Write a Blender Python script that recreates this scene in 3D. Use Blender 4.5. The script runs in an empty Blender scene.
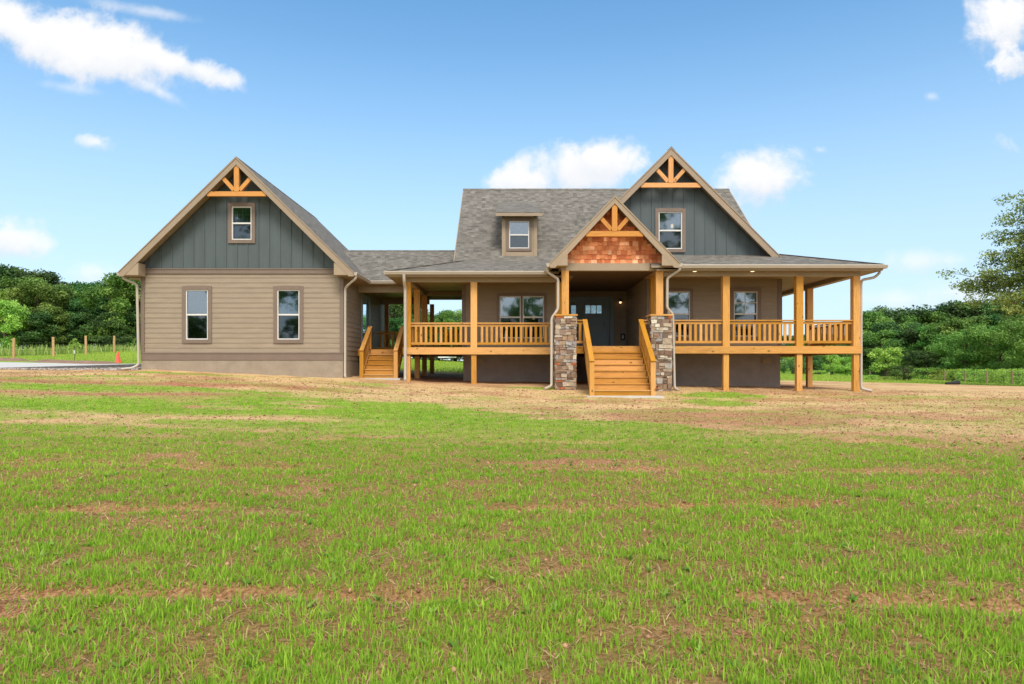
import bpy, math, random
import numpy as np
from mathutils import Vector, Matrix

random.seed(7)
RNG = np.random.RandomState(11)
SC = bpy.context.scene
COL = SC.collection
F = 683.0            # focal length in pixels of a 24 mm lens at 1024 px
CAMZ = 1.5
PI = math.pi


def lin(r, g, b, k=1.0):
    def f(c):
        c /= 255.0
        return (c / 12.92 if c <= 0.04045 else ((c + 0.055) / 1.055) ** 2.4) * k
    return (f(r), f(g), f(b), 1.0)


# ------------------------------------------------------------------ materials
MATS = {}


class NT:
    """small helper round a node tree"""
    def __init__(self, mat):
        self.t = mat.node_tree
        self.n = self.t.nodes
        self.l = self.t.links

    def new(self, kind, **kw):
        nd = self.n.new(kind)
        for k, v in kw.items():
            setattr(nd, k, v)
        return nd

    def put(self, sock, v):
        if isinstance(v, bpy.types.NodeSocket):
            self.l.new(v, sock)
        else:
            sock.default_value = v

    def noise(self, vec, scale, detail=4, rough=0.55, dist=0.0):
        nd = self.new('ShaderNodeTexNoise')
        if vec is not None:
            self.l.new(vec, nd.inputs['Vector'])
        nd.inputs['Scale'].default_value = scale
        nd.inputs['Detail'].default_value = detail
        nd.inputs['Roughness'].default_value = rough
        nd.inputs['Distortion'].default_value = dist
        return nd

    def ramp(self, fac, stops):
        nd = self.new('ShaderNodeValToRGB')
        self.put(nd.inputs[0], fac)
        e = nd.color_ramp.elements
        while len(e) < len(stops):
            e.new(0.5)
        for i, (p, c) in enumerate(stops):
            e[i].position = p
            e[i].color = c
        return nd.outputs['Color']

    def mix(self, fac, a, b, blend='MIX'):
        nd = self.new('ShaderNodeMix', data_type='RGBA', blend_type=blend)
        self.put(nd.inputs[0], fac)
        self.put(nd.inputs[6], a)
        self.put(nd.inputs[7], b)
        return nd.outputs[2]

    def math(self, op, a, b=0.0, c=None, clamp=False):
        nd = self.new('ShaderNodeMath', operation=op, use_clamp=clamp)
        self.put(nd.inputs[0], a)
        self.put(nd.inputs[1], b)
        if c is not None:
            self.put(nd.inputs[2], c)
        return nd.outputs[0]

    def bump(self, h, strength=0.3, dist=0.02):
        nd = self.new('ShaderNodeBump')
        nd.inputs['Strength'].default_value = strength
        nd.inputs['Distance'].default_value = dist
        self.l.new(h, nd.inputs['Height'])
        return nd.outputs['Normal']

    def coords(self, kind='Object', scale=(1, 1, 1)):
        tc = self.new('ShaderNodeTexCoord')
        mp = self.new('ShaderNodeMapping')
        mp.inputs['Scale'].default_value = scale
        self.l.new(tc.outputs[kind], mp.inputs['Vector'])
        return mp.outputs['Vector']


def new_mat(name, rough=0.7, spec=0.35):
    m = bpy.data.materials.new(name)
    m.use_nodes = True
    t = NT(m)
    b = t.n['Principled BSDF']
    b.inputs['Roughness'].default_value = rough
    b.inputs['Specular IOR Level'].default_value = spec
    MATS[name] = m
    return m, t, b


def painted(name, col, var=0.12, rough=0.6, grain=6.0, spec=0.3, stretch=(1, 1, 1), dirt=0.0):
    """painted surface with weathering variation"""
    m, t, b = new_mat(name, rough, spec)
    v = t.coords('Object', stretch)
    n1 = t.noise(v, grain, 6)
    n2 = t.noise(v, grain * 9, 3)
    f = t.math('ADD', t.math('MULTIPLY', n1.outputs['Fac'], 0.65), t.math('MULTIPLY', n2.outputs['Fac'], 0.35))
    lo = tuple(c * (1 - var * 1.6) for c in col[:3]) + (1,)
    hi = tuple(min(1, c * (1 + var * 1.2)) for c in col[:3]) + (1,)
    t.l.new(t.ramp(f, [(0.3, lo), (0.7, hi)]), b.inputs['Base Color'])
    t.l.new(t.bump(n2.outputs['Fac'], 0.12, 0.004), b.inputs['Normal'])
    return m


def wood(name, col, dark, var=1.0, rough=0.6):
    """fresh sawn timber: grain along u, knots, board to board change"""
    m, t, b = new_mat(name, rough, 0.3)
    v = t.coords('UV', (0.7, 9.0, 1))
    n1 = t.noise(v, 3.0, 8, 0.62, 1.2)
    v2 = t.coords('UV', (2.2, 3.4, 1))
    vor = t.new('ShaderNodeTexVoronoi')
    t.l.new(v2, vor.inputs['Vector'])
    vor.inputs['Scale'].default_value = 1.0
    knot = t.math('LESS_THAN', vor.outputs['Distance'], 0.11)
    vb = t.coords('UV', (0.15, 0.6, 1))
    n3 = t.noise(vb, 1.3, 2)
    f = t.math('ADD', t.math('MULTIPLY', n1.outputs['Fac'], 0.6), t.math('MULTIPLY', n3.outputs['Fac'], 0.4))
    c = t.ramp(f, [(0.28, dark), (0.5, col), (0.75, tuple(min(1, x * 1.18) for x in col[:3]) + (1,))])
    knotc = tuple(x * 0.45 for x in dark[:3]) + (1,)
    c = t.mix(t.math('MULTIPLY', knot, 0.7), c, knotc)
    oi = t.new('ShaderNodeObjectInfo')
    hv = t.new('ShaderNodeHueSaturation')
    t.put(hv.inputs['Color'], c)
    t.put(hv.inputs['Value'], t.math('MULTIPLY_ADD', oi.outputs['Random'], 0.28 * var, 1 - 0.14 * var))
    t.put(hv.inputs['Saturation'], t.math('MULTIPLY_ADD', oi.outputs['Random'], -0.12 * var, 1.04))
    t.l.new(hv.outputs['Color'], b.inputs['Base Color'])
    t.l.new(t.bump(n1.outputs['Fac'], 0.2, 0.004), b.inputs['Normal'])
    return m


def attr_mat(name, attr='Col', rough=0.8, grain=30, var=0.25, spec=0.25, bump=0.3):
    """colour comes from a per-face attribute, varied by noise"""
    m, t, b = new_mat(name, rough, spec)
    a = t.new('ShaderNodeAttribute', attribute_name=attr)
    v = t.coords('Object')
    n = t.noise(v, grain, 6)
    k = t.ramp(n.outputs['Fac'], [(0.25, (1 - var, 1 - var, 1 - var, 1)), (0.75, (1 + var * .6,) * 3 + (1,))])
    t.l.new(t.mix(1.0, a.outputs['Color'], k, 'MULTIPLY'), b.inputs['Base Color'])
    t.l.new(t.bump(n.outputs['Fac'], bump, 0.01), b.inputs['Normal'])
    return m


# paints
SIDING = painted('tan_siding', lin(146, 131, 112), 0.09, 0.62, 1.4, stretch=(1, 1, 6))
TRIM = painted('taupe_trim', lin(120, 104, 92), 0.08, 0.55, 2.0)
BEIGE = painted('beige_trim', lin(154, 136, 113), 0.06, 0.55, 1.5)
FASCIA = painted('fascia', lin(150, 132, 111), 0.06, 0.5, 1.5)
SLATE = painted('slate_board', lin(81, 90, 91), 0.09, 0.6, 1.6, stretch=(3, 3, .5))
STUCCO = painted('stucco', lin(148, 135, 118), 0.12, 0.9, 3.5)
def splash(m, z_at):
    """red mud splashed up from the soil, ragged upper limit"""
    t = NT(m)
    b = t.n['Principled BSDF']
    ge = t.new('ShaderNodeNewGeometry')
    sp = t.new('ShaderNodeSeparateXYZ')
    t.l.new(ge.outputs['Position'], sp.inputs[0])
    n = t.noise(ge.outputs['Position'], 2.4, 7, .65)
    # the ground falls from left to right in front of the house
    lvl = t.math('MULTIPLY_ADD', sp.outputs['X'], -.024, z_at)
    f = t.math('SUBTRACT', t.math('ADD', lvl, t.math('MULTIPLY', n.outputs['Fac'], .8)), sp.outputs['Z'])
    f = t.math('MULTIPLY', f, 2.2, clamp=True)
    old = b.inputs['Base Color'].links[0].from_socket
    t.l.new(t.mix(t.math('MULTIPLY', f, .55), old, lin(146, 92, 64)), b.inputs['Base Color'])


FOUND = painted('foundation', lin(142, 132, 127), 0.14, 0.9, 2.5)
splash(STUCCO, .56)
splash(FOUND, .45)
WHITE = painted('white_vinyl', (0.66, 0.64, 0.60, 1), 0.04, 0.35, 3)
GUTTER = painted('gutter_paint', lin(176, 166, 152), 0.04, 0.35, 3, spec=0.5)
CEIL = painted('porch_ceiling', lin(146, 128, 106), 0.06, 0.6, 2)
DARKCEIL = painted('dark_ceiling', lin(92, 76, 64), 0.12, 0.6, 3)  # darker ceiling colour over the portico and entry recess
DOORP = painted('door_paint', lin(128, 148, 160), 0.06, 0.45, 2)
DARK = painted('dark_interior', lin(120, 112, 100), 0.1, 0.9, 2)
BLACK = painted('black_plastic', (0.02, 0.02, 0.022, 1), 0.1, 0.4, 4)
METAL = painted('dark_metal', (0.05, 0.045, 0.04, 1), 0.1, 0.35, 4, spec=0.6)
CONC = painted('concrete', lin(186, 182, 176), 0.1, 0.85, 2.5)
WOOD = wood('pine_timber', lin(196, 139, 50), lin(144, 92, 26), 1.4)
WOODR = wood('rail_timber', lin(190, 134, 48), lin(140, 90, 25), 1.4)
TRUSS = wood('truss_timber', lin(196, 133, 54), lin(154, 92, 32), 1.4)
POSTOLD = wood('fence_timber', lin(186, 146, 100), lin(140, 104, 66))
STONE = attr_mat('stone_blocks', rough=0.85, grain=14, var=0.35, bump=0.5)
SHAKE = attr_mat('cedar_shakes', rough=0.75, grain=16, var=0.28)
MORTAR = painted('mortar', lin(150, 136, 118), 0.15, 0.95, 8)
CONE = painted('orange_plastic', lin(255, 92, 80), 0.05, 0.5, 3)
CARW = painted('white_car_paint', (0.8, 0.8, 0.8, 1), 0.02, 0.2, 2, spec=0.6)
RUBBER = painted('rubber', (0.02, 0.02, 0.02, 1), 0.1, 0.8, 8)
DIRTPILE = painted('dirt_pile', lin(136, 108, 88), 0.3, 0.95, 2.5)


def make_glass(nm='window_glass', refl=.15, k=1.0):
    m = bpy.data.materials.new(nm)
    m.use_nodes = True
    t = NT(m)
    t.n.remove(t.n['Principled BSDF'])
    out = t.n['Material Output']
    tr = t.new('ShaderNodeBsdfTransparent')
    tr.inputs['Color'].default_value = (0.55 * k, 0.6 * k, 0.62 * k, 1)
    gl = t.new('ShaderNodeBsdfGlossy')
    gl.inputs['Roughness'].default_value = 0.035
    gl.inputs['Color'].default_value = (0.74, 0.87, 1.0, 1)
    n = t.noise(t.coords('Object'), 1.3, 2)
    t.l.new(t.bump(n.outputs['Fac'], 0.05, 0.03), gl.inputs['Normal'])
    fr = t.new('ShaderNodeFresnel')
    fr.inputs['IOR'].default_value = 1.5
    f = t.math('MULTIPLY_ADD', fr.outputs[0], 1.0, refl, clamp=True)
    mx = t.new('ShaderNodeMixShader')
    t.put(mx.inputs[0], f)
    t.l.new(tr.outputs[0], mx.inputs[1])
    t.l.new(gl.outputs[0], mx.inputs[2])
    t.l.new(mx.outputs[0], out.inputs['Surface'])
    return m


GLASS = make_glass()
SCREEN = make_glass('screened_glass', .06, .5)


def emit_mat(name, col, strength):
    m, t, b = new_mat(name)
    b.inputs['Base Color'].default_value = col
    b.inputs['Emission Color'].default_value = col
    b.inputs['Emission Strength'].default_value = strength
    return m


LAMP = emit_mat('warm_lamp', (1.0, 0.6, 0.28, 1), 1.3)
LAMP2 = emit_mat('soffit_lamp', (1.0, 0.74, 0.45, 1), 1.1)


def make_shingle():
    m, t, b = new_mat('roof_shingle', 0.92, 0.2)
    v = t.coords('UV')
    br = t.new('ShaderNodeTexBrick', offset=0.37, offset_frequency=2, squash=0.7, squash_frequency=3)
    t.l.new(v, br.inputs['Vector'])
    br.inputs['Scale'].default_value = 1.0
    br.inputs['Brick Width'].default_value = 0.26
    br.inputs['Row Height'].default_value = 0.14
    br.inputs['Mortar Size'].default_value = 0.010
    br.inputs['Mortar Smooth'].default_value = 0.3
    br.inputs['Color1'].default_value = (0, 0, 0, 1)
    br.inputs['Color2'].default_value = (1, 1, 1, 1)
    br.inputs['Mortar'].default_value = (0.12, 0.12, 0.12, 1)
    n1 = t.noise(v, 60, 3)
    n2 = t.noise(v, 0.9, 4)
    vo = t.new('ShaderNodeTexWhiteNoise', noise_dimensions='2D')
    sc = t.coords('UV', (1 / 0.17, 1 / 0.14, 1))
    fl = t.new('ShaderNodeVectorMath', operation='FLOOR')
    t.l.new(sc, fl.inputs[0])
    t.l.new(fl.outputs[0], vo.inputs['Vector'])
    f = t.math('ADD', t.math('MULTIPLY', br.outputs['Color'], 0.24), t.math('MULTIPLY', vo.outputs['Value'], 0.30))
    f = t.math('ADD', f, t.math('MULTIPLY', n1.outputs['Fac'], 0.36))
    f = t.math('ADD', f, t.math('MULTIPLY', n2.outputs['Fac'], 0.12))
    c = t.ramp(f, [(0.2, lin(80, 76, 70)), (0.42, lin(101, 97, 90)), (0.62, lin(116, 111, 103)), (0.9, lin(138, 132, 122))])
    t.l.new(c, b.inputs['Base Color'])
    # each course thickens towards its lower edge
    sx = t.new('ShaderNodeSeparateXYZ')
    t.l.new(sc, sx.inputs[0])
    saw = t.math('FRACT', sx.outputs['Y'])
    h = t.math('SUBTRACT', t.math('MULTIPLY', n1.outputs['Fac'], 0.3), saw)
    t.l.new(t.bump(h, 0.5, 0.012), b.inputs['Normal'])
    return m


SHINGLE = make_shingle()

# ------------------------------------------------------------------ mesh tools
WORLD = {}


def wloc(o):
    return WORLD.get(o.name, Vector((0, 0, 0))) if o else Vector((0, 0, 0))


class MB:
    """collects polygons, then becomes ONE mesh object"""
    def __init__(self):
        self.v, self.f, self.m, self.uv, self.c, self.s = [], [], [], [], [], []

    def poly(self, pts, m=0, uvdir=None, col=(1, 1, 1), off=None, smooth=False):
        pts = [Vector(p) for p in pts]
        i0 = len(self.v)
        self.v += pts
        self.f.append(tuple(range(i0, i0 + len(pts))))
        self.m.append(m)
        self.c.append(col)
        self.s.append(smooth)
        n = Vector((0, 0, 0))
        for i in range(len(pts)):
            n += pts[i].cross(pts[(i + 1) % len(pts)])
        if n.length < 1e-12:
            n = Vector((0, 0, 1))
        n.normalize()
        if uvdir is None:
            best = max(range(len(pts)), key=lambda i: (pts[(i + 1) % len(pts)] - pts[i]).length)
            uvdir = pts[(best + 1) % len(pts)] - pts[best]
        u = Vector(uvdir).normalized()
        w = n.cross(u)
        if w.z < -0.01:
            w = -w
        o = off or (0, 0)
        self.uv.append([(p.dot(u) + o[0], p.dot(w) + o[1]) for p in pts])

    def box(self, x0, x1, y0, y1, z0, z1, m=0, col=(1, 1, 1)):
        self.hexa([(x0, y0, z0), (x1, y0, z0), (x1, y1, z0), (x0, y1, z0),
                   (x0, y0, z1), (x1, y0, z1), (x1, y1, z1), (x0, y1, z1)], m, col)

    def hexa(self, p, m=0, col=(1, 1, 1)):
        P = [Vector(q) for q in p]
        d = max([P[1] - P[0], P[3] - P[0], P[4] - P[0]], key=lambda q: q.length)
        off = (random.uniform(0, 50), random.uniform(0, 50))
        for q in ((3, 2, 1, 0), (4, 5, 6, 7), (0, 1, 5, 4), (1, 2, 6, 5), (2, 3, 7, 6), (3, 0, 4, 7)):
            pts = [P[i] for i in q]
            nn = (pts[1] - pts[0]).cross(pts[2] - pts[1])
            ud = d if nn.length == 0 or abs(nn.normalized().dot(d.normalized())) < 0.9 else None
            self.poly(pts, m, ud, col, off)

    def beam(self, a, b, w, h, m=0, up=(0, 0, 1), col=(1, 1, 1)):
        """box from a to b, w across and h along up"""
        a, b = Vector(a), Vector(b)
        d = (b - a).normalized()
        s = d.cross(Vector(up)).normalized() * (w / 2)
        n = s.cross(d).normalized() * (h / 2)
        self.hexa([a - s - n, b - s - n, b + s - n, a + s - n, a - s + n, b - s + n, b + s + n, a + s + n], m, col)

    def prism(self, pts, ext, m=0, cap=None, back=None, uvdir=None, col=(1, 1, 1)):
        """polygon pts swept by ext"""
        pts = [Vector(p) for p in pts]
        e = Vector(ext)
        q = [p + e for p in pts]
        self.poly(pts, m if cap is None else cap, uvdir, col)
        self.poly(q[::-1], m if back is None else back, uvdir, col)
        for i in range(len(pts)):
            j = (i + 1) % len(pts)
            self.poly([pts[i], q[i], q[j], pts[j]], m, None, col)

    def tube(self, pts, radii, n=10, m=0, cap=True, col=(1, 1, 1)):
        pts = [Vector(p) for p in pts]
        if not isinstance(radii, (list, tuple)):
            radii = [radii] * len(pts)
        rings = []
        ref = None
        for i, p in enumerate(pts):
            d = (pts[min(i + 1, len(pts) - 1)] - pts[max(i - 1, 0)])
            d = d.normalized() if d.length > 1e-9 else Vector((0, 0, 1))
            if ref is None:
                ref = Vector((1, 0, 0)) if abs(d.x) < 0.8 else Vector((0, 1, 0))
            a = (ref - d * ref.dot(d)).normalized()
            ref = a
            b = d.cross(a)
            rings.append([p + (a * math.cos(2 * PI * k / n) + b * math.sin(2 * PI * k / n)) * radii[i] for k in range(n)])
        i0 = len(self.v)
        for r in rings:
            self.v += r
        for i in range(len(rings) - 1):
            for k in range(n):
                k2 = (k + 1) % n
                self.f.append((i0 + i * n + k, i0 + i * n + k2, i0 + (i + 1) * n + k2, i0 + (i + 1) * n + k))
                self.m.append(m)
                self.c.append(col)
                self.s.append(True)
                self.uv.append([(i * .3, k / n), (i * .3, (k + 1) / n), (i * .3 + .3, (k + 1) / n), (i * .3 + .3, k / n)])
        if cap:
            self.poly(rings[0][::-1], m, None, col)
            self.poly(rings[-1], m, None, col)

    def build(self, name, mats, parent=None, use_col=False):
        mats = mats if isinstance(mats, (list, tuple)) else [mats]
        lo = Vector([min(p[k] for p in self.v) for k in range(3)])
        hi = Vector([max(p[k] for p in self.v) for k in range(3)])
        c = (lo + hi) / 2
        if parent is None:
            c.z = lo.z
        me = bpy.data.meshes.new(name)
        me.from_pydata([p - c for p in self.v], [], self.f)
        for mt in mats:
            me.materials.append(mt)
        me.polygons.foreach_set('material_index', self.m)
        me.polygons.foreach_set('use_smooth', self.s)
        uvl = me.uv_layers.new(name='UVMap')
        uvl.data.foreach_set('uv', [x for fu in self.uv for p in fu for x in p])
        if use_col:
            ca = me.color_attributes.new('Col', 'FLOAT_COLOR', 'CORNER')
            dat = []
            for fi, fc in zip(self.f, self.c):
                dat += [fc[0], fc[1], fc[2], 1.0] * len(fi)
            ca.data.foreach_set('color', dat)
        me.update()
        o = bpy.data.objects.new(name, me)
        COL.objects.link(o)
        WORLD[o.name] = c
        if parent:
            o.parent = parent
        o.location = c - wloc(parent)
        return o


def tag(o, label=None, cat=None, group=None, kind=None):
    if label:
        o['label'] = label
    if cat:
        o['category'] = cat
    if group:
        o['group'] = group
    if kind:
        o['kind'] = kind
    return o


def empty(name, loc, parent=None):
    o = bpy.data.objects.new(name, None)
    o.empty_display_size = 0.3
    COL.objects.link(o)
    WORLD[o.name] = Vector(loc)
    o.parent = parent
    o.location = Vector(loc) - wloc(parent)
    return o


def copy_tree(o, parent=None):
    c = o.copy()
    COL.objects.link(c)
    if parent is not None:
        c.parent = parent
    for ch in list(o.children):
        copy_tree(ch, c)
    return c


def mesh_np(name, verts, faces, mat, col=None, smooth=False):
    """big mesh from numpy arrays; faces (M,k); col per face"""
    me = bpy.data.meshes.new(name)
    M, k = faces.shape
    me.vertices.add(len(verts))
    me.vertices.foreach_set('co', np.ascontiguousarray(verts, dtype=np.float32).ravel())
    me.loops.add(M * k)
    me.loops.foreach_set('vertex_index', np.ascontiguousarray(faces, dtype=np.int32).ravel())
    me.polygons.add(M)
    me.polygons.foreach_set('loop_start', np.arange(0, M * k, k, dtype=np.int32))
    me.polygons.foreach_set('loop_total', np.full(M, k, dtype=np.int32))
    if smooth:
        me.polygons.foreach_set('use_smooth', np.ones(M, dtype=bool))
    me.update(calc_edges=True)
    if col is not None:
        ca = me.color_attributes.new('Col', 'FLOAT_COLOR', 'POINT')
        c4 = np.ones((len(verts), 4), dtype=np.float32)
        c4[:, :3] = col
        ca.data.foreach_set('color', c4.ravel())
    for mt in (mat if isinstance(mat, (list, tuple)) else [mat]):
        me.materials.append(mt)
    return me


# ------------------------------------------------------------------ terrain
GX = np.array([-300, -120, -60, -30, -13, -6, 0, 6, 12, 30, 45, 60, 120, 300.0])
GY = np.array([-60, -15, 0, 10, 20, 24, 30, 45, 60, 90, 140, 400.0])
GZ = np.array([
    [-1.0, -1.0, -1.0, -1.0, -1.0, -1.0, -1.0, -1.0, -1.0, -1.0, -1.0, -1.0, -1.0, -1.0],
    [-.3, -.3, -.3, -.4, -.5, -.5, -.5, -.5, -.5, -.5, -.5, -.5, -.5, -.5],
    [.6, .5, .3, .12, .05, 0, 0, 0, 0, -.1, -.2, -.3, -.5, -.5],
    [1.3, 1.2, 1.0, .75, .55, .42, .36, .34, .32, .2, .1, 0, -.3, -.4],
    [1.8, 1.7, 1.5, 1.3, 1.17, .95, .68, .60, .60, .40, .2, .1, -.2, -.4],
    [2.0, 1.9, 1.6, 1.42, 1.42, 1.13, .92, .86, .75, .45, .2, .1, -.3, -.4],
    [2.2, 2.1, 1.9, 1.62, 1.55, 1.3, 1.08, .95, .78, .5, .2, .05, -.3, -.5],
    [2.6, 2.5, 2.4, 2.15, 2.0, 1.7, 1.5, 1.2, .95, .4, 0, -.1, -.5, -.7],
    [3.1, 3.1, 3.1, 2.95, 2.4, 1.95, 1.8, 1.5, 1.2, .75, -.1, -.3, -.7, -.9],
    [3.4, 3.4, 3.4, 3.2, 2.8, 2.4, 2.1, 1.7, 1.3, .8, -.1, -.4, -.8, -1.0],
    [3.6, 3.6, 3.6, 3.4, 3.0, 2.6, 2.3, 1.8, 1.3, .5, -.3, -.6, -1.0, -1.2],
    [4.0, 4.0, 4.0, 4.0, 3.0, 2.6, 2.3, 1.8, 1.3, .5, -.3, -.6, -1.0, -1.2]])


def hermite1(xs, ys, x):
    """piecewise cubic through (xs, ys[...,i]) with limited slopes, vectorised over x; ys shape (len(xs), K)"""
    h = np.diff(xs)
    d = np.diff(ys, axis=0) / h[:, None]
    m = np.zeros_like(ys)
    m[1:-1] = np.where(d[:-1] * d[1:] > 0, 2 * d[:-1] * d[1:] / (d[:-1] + d[1:] + 1e-12), 0)
    m[0], m[-1] = d[0], d[-1]
    i = np.clip(np.searchsorted(xs, x) - 1, 0, len(xs) - 2)
    t = np.clip((x - xs[i]) / h[i], 0, 1)[:, None]
    hh = h[i][:, None]
    return ((2 * t**3 - 3 * t**2 + 1) * ys[i] + (t**3 - 2 * t**2 + t) * hh * m[i]
            + (-2 * t**3 + 3 * t**2) * ys[i + 1] + (t**3 - t**2) * hh * m[i + 1])


TAB = RNG.rand(256, 256)


def vnoise(x, y, seed=0):
    x = np.asarray(x, float) + seed * 17.3
    y = np.asarray(y, float) + seed * 9.1
    xi, yi = np.floor(x).astype(int), np.floor(y).astype(int)
    fx, fy = x - xi, y - yi
    fx, fy = fx * fx * (3 - 2 * fx), fy * fy * (3 - 2 * fy)
    a = TAB[xi & 255, yi & 255]
    b = TAB[(xi + 1) & 255, yi & 255]
    c = TAB[xi & 255, (yi + 1) & 255]
    d = TAB[(xi + 1) & 255, (yi + 1) & 255]
    return (a * (1 - fx) + b * fx) * (1 - fy) + (c * (1 - fx) + d * fx) * fy


def fbm(x, y, oct=4, seed=0, gain=0.5):
    s, a, tot = 0, 1.0, 0
    for k in range(oct):
        s = s + a * vnoise(x * 2**k, y * 2**k, seed + k * 3)
        tot += a
        a *= gain
    return s / tot


def sstep(a, b, x):
    t = np.clip((x - a) / (b - a), 0, 1)
    return t * t * (3 - 2 * t)


# driveway slab heights: plane z = s0 + sx*(X+13) + sy*(Y-25.5)
def slab_z(x, y):
    return 1.64 + 0.027 * (x + 13.0) + 0.055 * (y - 25.5)


def ground_z(x, y, fine=True):
    """terrain height at points (x, y)"""
    x = np.atleast_1d(np.asarray(x, float))
    y = np.atleast_1d(np.asarray(y, float))
    cols = hermite1(GY, GZ, y)                        # (N, len(GX))
    # interpolate along x for each point (linear in smoothed parameter)
    h = np.diff(GX)
    d = np.diff(cols, axis=1) / h[None]
    m = np.zeros_like(cols)
    m[:, 1:-1] = np.where(d[:, :-1] * d[:, 1:] > 0, 2 * d[:, :-1] * d[:, 1:] / (d[:, :-1] + d[:, 1:] + 1e-12), 0)
    i = np.clip(np.searchsorted(GX, x) - 1, 0, len(GX) - 2)
    r = np.arange(len(x))
    t = np.clip((x - GX[i]) / h[i], 0, 1)
    z = ((2 * t**3 - 3 * t**2 + 1) * cols[r, i] + (t**3 - 2 * t**2 + t) * h[i] * m[r, i]
         + (-2 * t**3 + 3 * t**2) * cols[r, i + 1] + (t**3 - t**2) * h[i] * m[r, i + 1])
    if fine:
        near = 1 - sstep(24, 40, y)
        z = z + near * (0.075 * (fbm(x * .45, y * .8, 3, 5) - .5) + 0.05 * (fbm(x * 2.2, y * 2.6, 3, 8) - .5))
        # wheel ruts running across the lawn
        for (y0, sl, dep, w) in ((3.95, -.02, .075, .07), (6.3, .03, .06, .08), (8.2, -.02, .05, .1), (10.6, .02, .05, .1), (19.4, .02, .05, .25), (17.2, -.01, .03, .25)):
            yy = y - (y0 + sl * x + .25 * (vnoise(x * .4, y * 0 + y0, 3) - .5))
            z = z - dep * np.exp(-(yy / w)**2) * sstep(.45, .62, vnoise(x * .5, y * 0 + y0, 9)) * near
    # keep the ground below the driveway slab
    ins = sstep(-13.2, -13.8, x) * sstep(25.2, 25.7, y) * (1 - sstep(40, 44, y)) * (1 - sstep(.0, 1.0, (y - 26) - (-13 - x) * .64))
    z = np.where(ins > 0, np.minimum(z, z * (1 - ins) + (slab_z(x, y) - .1) * ins), z)
    return z


def gz(x, y):
    return float(ground_z([x], [y])[0])


def green_mask(x, y):
    """0 bare .. 1 grassy"""
    n1 = fbm(x * .28, y * .55, 4, 2)
    n2 = fbm(x * 1.3, y * 1.7, 4, 6)
    # distance at which the lawn gives way to raked straw and bare soil, by x
    edge = np.interp(x, [-30, -14, -8, -5, -1, 2, 3.5, 6, 9, 14, 30], [19.8, 19.4, 18.8, 16.8, 15.6, 14.0, 11.8, 10.4, 9.6, 9.0, 8.6])
    lawn = 1 - sstep(-.9, 1.4, (y - edge) + (n1 - .5) * 5 + (n2 - .5) * 3.2)
    n3 = fbm(x * .55, y * 2.2, 4, 41)
    patchy = sstep(.30, .51, n1 * .3 + n2 * .35 + n3 * .35 + .05)
    g = lawn * (0.12 + .88 * patchy)
    # fresh patches close to the house
    for (cx, cy, rx, ry, a) in ((6.5, 20.9, 1.6, 1.2, 1.0), (5.6, 18.6, .9, 1.5, .8), (4.2, 16.2, .8, .5, .5), (7.5, 14.8, 1.4, .5, .4), (12, 20.6, 2.5, .5, .45), (.9, 22.8, 1.3, .6, .95), (-5.0, 21.8, 1.6, .7, .6), (-11, 22.6, 2.5, .5, .8),
                             (-9.6, 17.9, 4.5, .8, .9), (-14, 18.2, 4, .7, .85), (-12.8, 21.2, 1.8, .35, .7), (-8.2, 20.6, 1.5, .4, .6), (9.5, 13.6, 2.2, .5, .35), (12, 17.5, 3, .6, .25)):
        q = ((x - cx) / rx)**2 + ((y - cy) / ry)**2
        g = np.maximum(g, a * sstep(1.25, .35, q + (n2 - .5) * 1.6))
    # worn wheel ruts
    for (y0, sl) in ((3.95, -.02), (6.3, .03), (8.2, -.02), (10.6, .02)):
        yy = y - (y0 + sl * x + .25 * (vnoise(x * .4, y * 0 + y0, 3) - .5))
        g = g * (1 - .85 * np.exp(-(yy / .10)**2) * sstep(.48, .66, vnoise(x * .5, y * 0 + y0, 9)))
    # pale strips of red earth on the left side
    for (y0, x0, x1, w) in ((19.6, -30, -4.5, .8), (16.4, -30, -6.5, .8), (21.8, -30, -5, .4), (13.0, -10, -3.0, .4), (11.6, -10, -5.5, .35)):
        yy = y - y0 - 1.2 * (vnoise(x * .3, y * 0 + y0, 4) - .5)
        g = g * (1 - .97 * np.exp(-(yy / w)**2) * sstep(x0 - 1, x0 + 1, x) * (1 - sstep(x1 - 1.5, x1 + 1, x)) * sstep(.2, .5, n2 + .05))
    zone = (1 - lawn) * (1 - sstep(23, 25, y)) * (1 - .6 * sstep(20, 22, y))
    g = np.maximum(g, zone * (.22 * sstep(.52, .64, n2) + .14 * sstep(.5, .65, fbm(x * .5, y * 1.1, 3, 15))))
    # field behind the house
    fld = np.maximum(sstep(28, 33, y + 4 * (n1 - .5) - np.interp(x, [-13, 0, 12, 25, 40], [2, 2.5, 8, 16, 14])), sstep(36, 40, y - np.interp(x, [0, 12, 25, 40], [0, 2, 5, 5])))
    g = np.maximum(g, fld * (.78 + .22 * patchy))
    under = sstep(-4.2, -3.6, x) * (1 - sstep(11.2, 12, x)) * sstep(22.6, 23.6, y) * (1 - sstep(29, 31, y))
    return np.clip(g * (1 - under), 0, 1)


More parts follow.
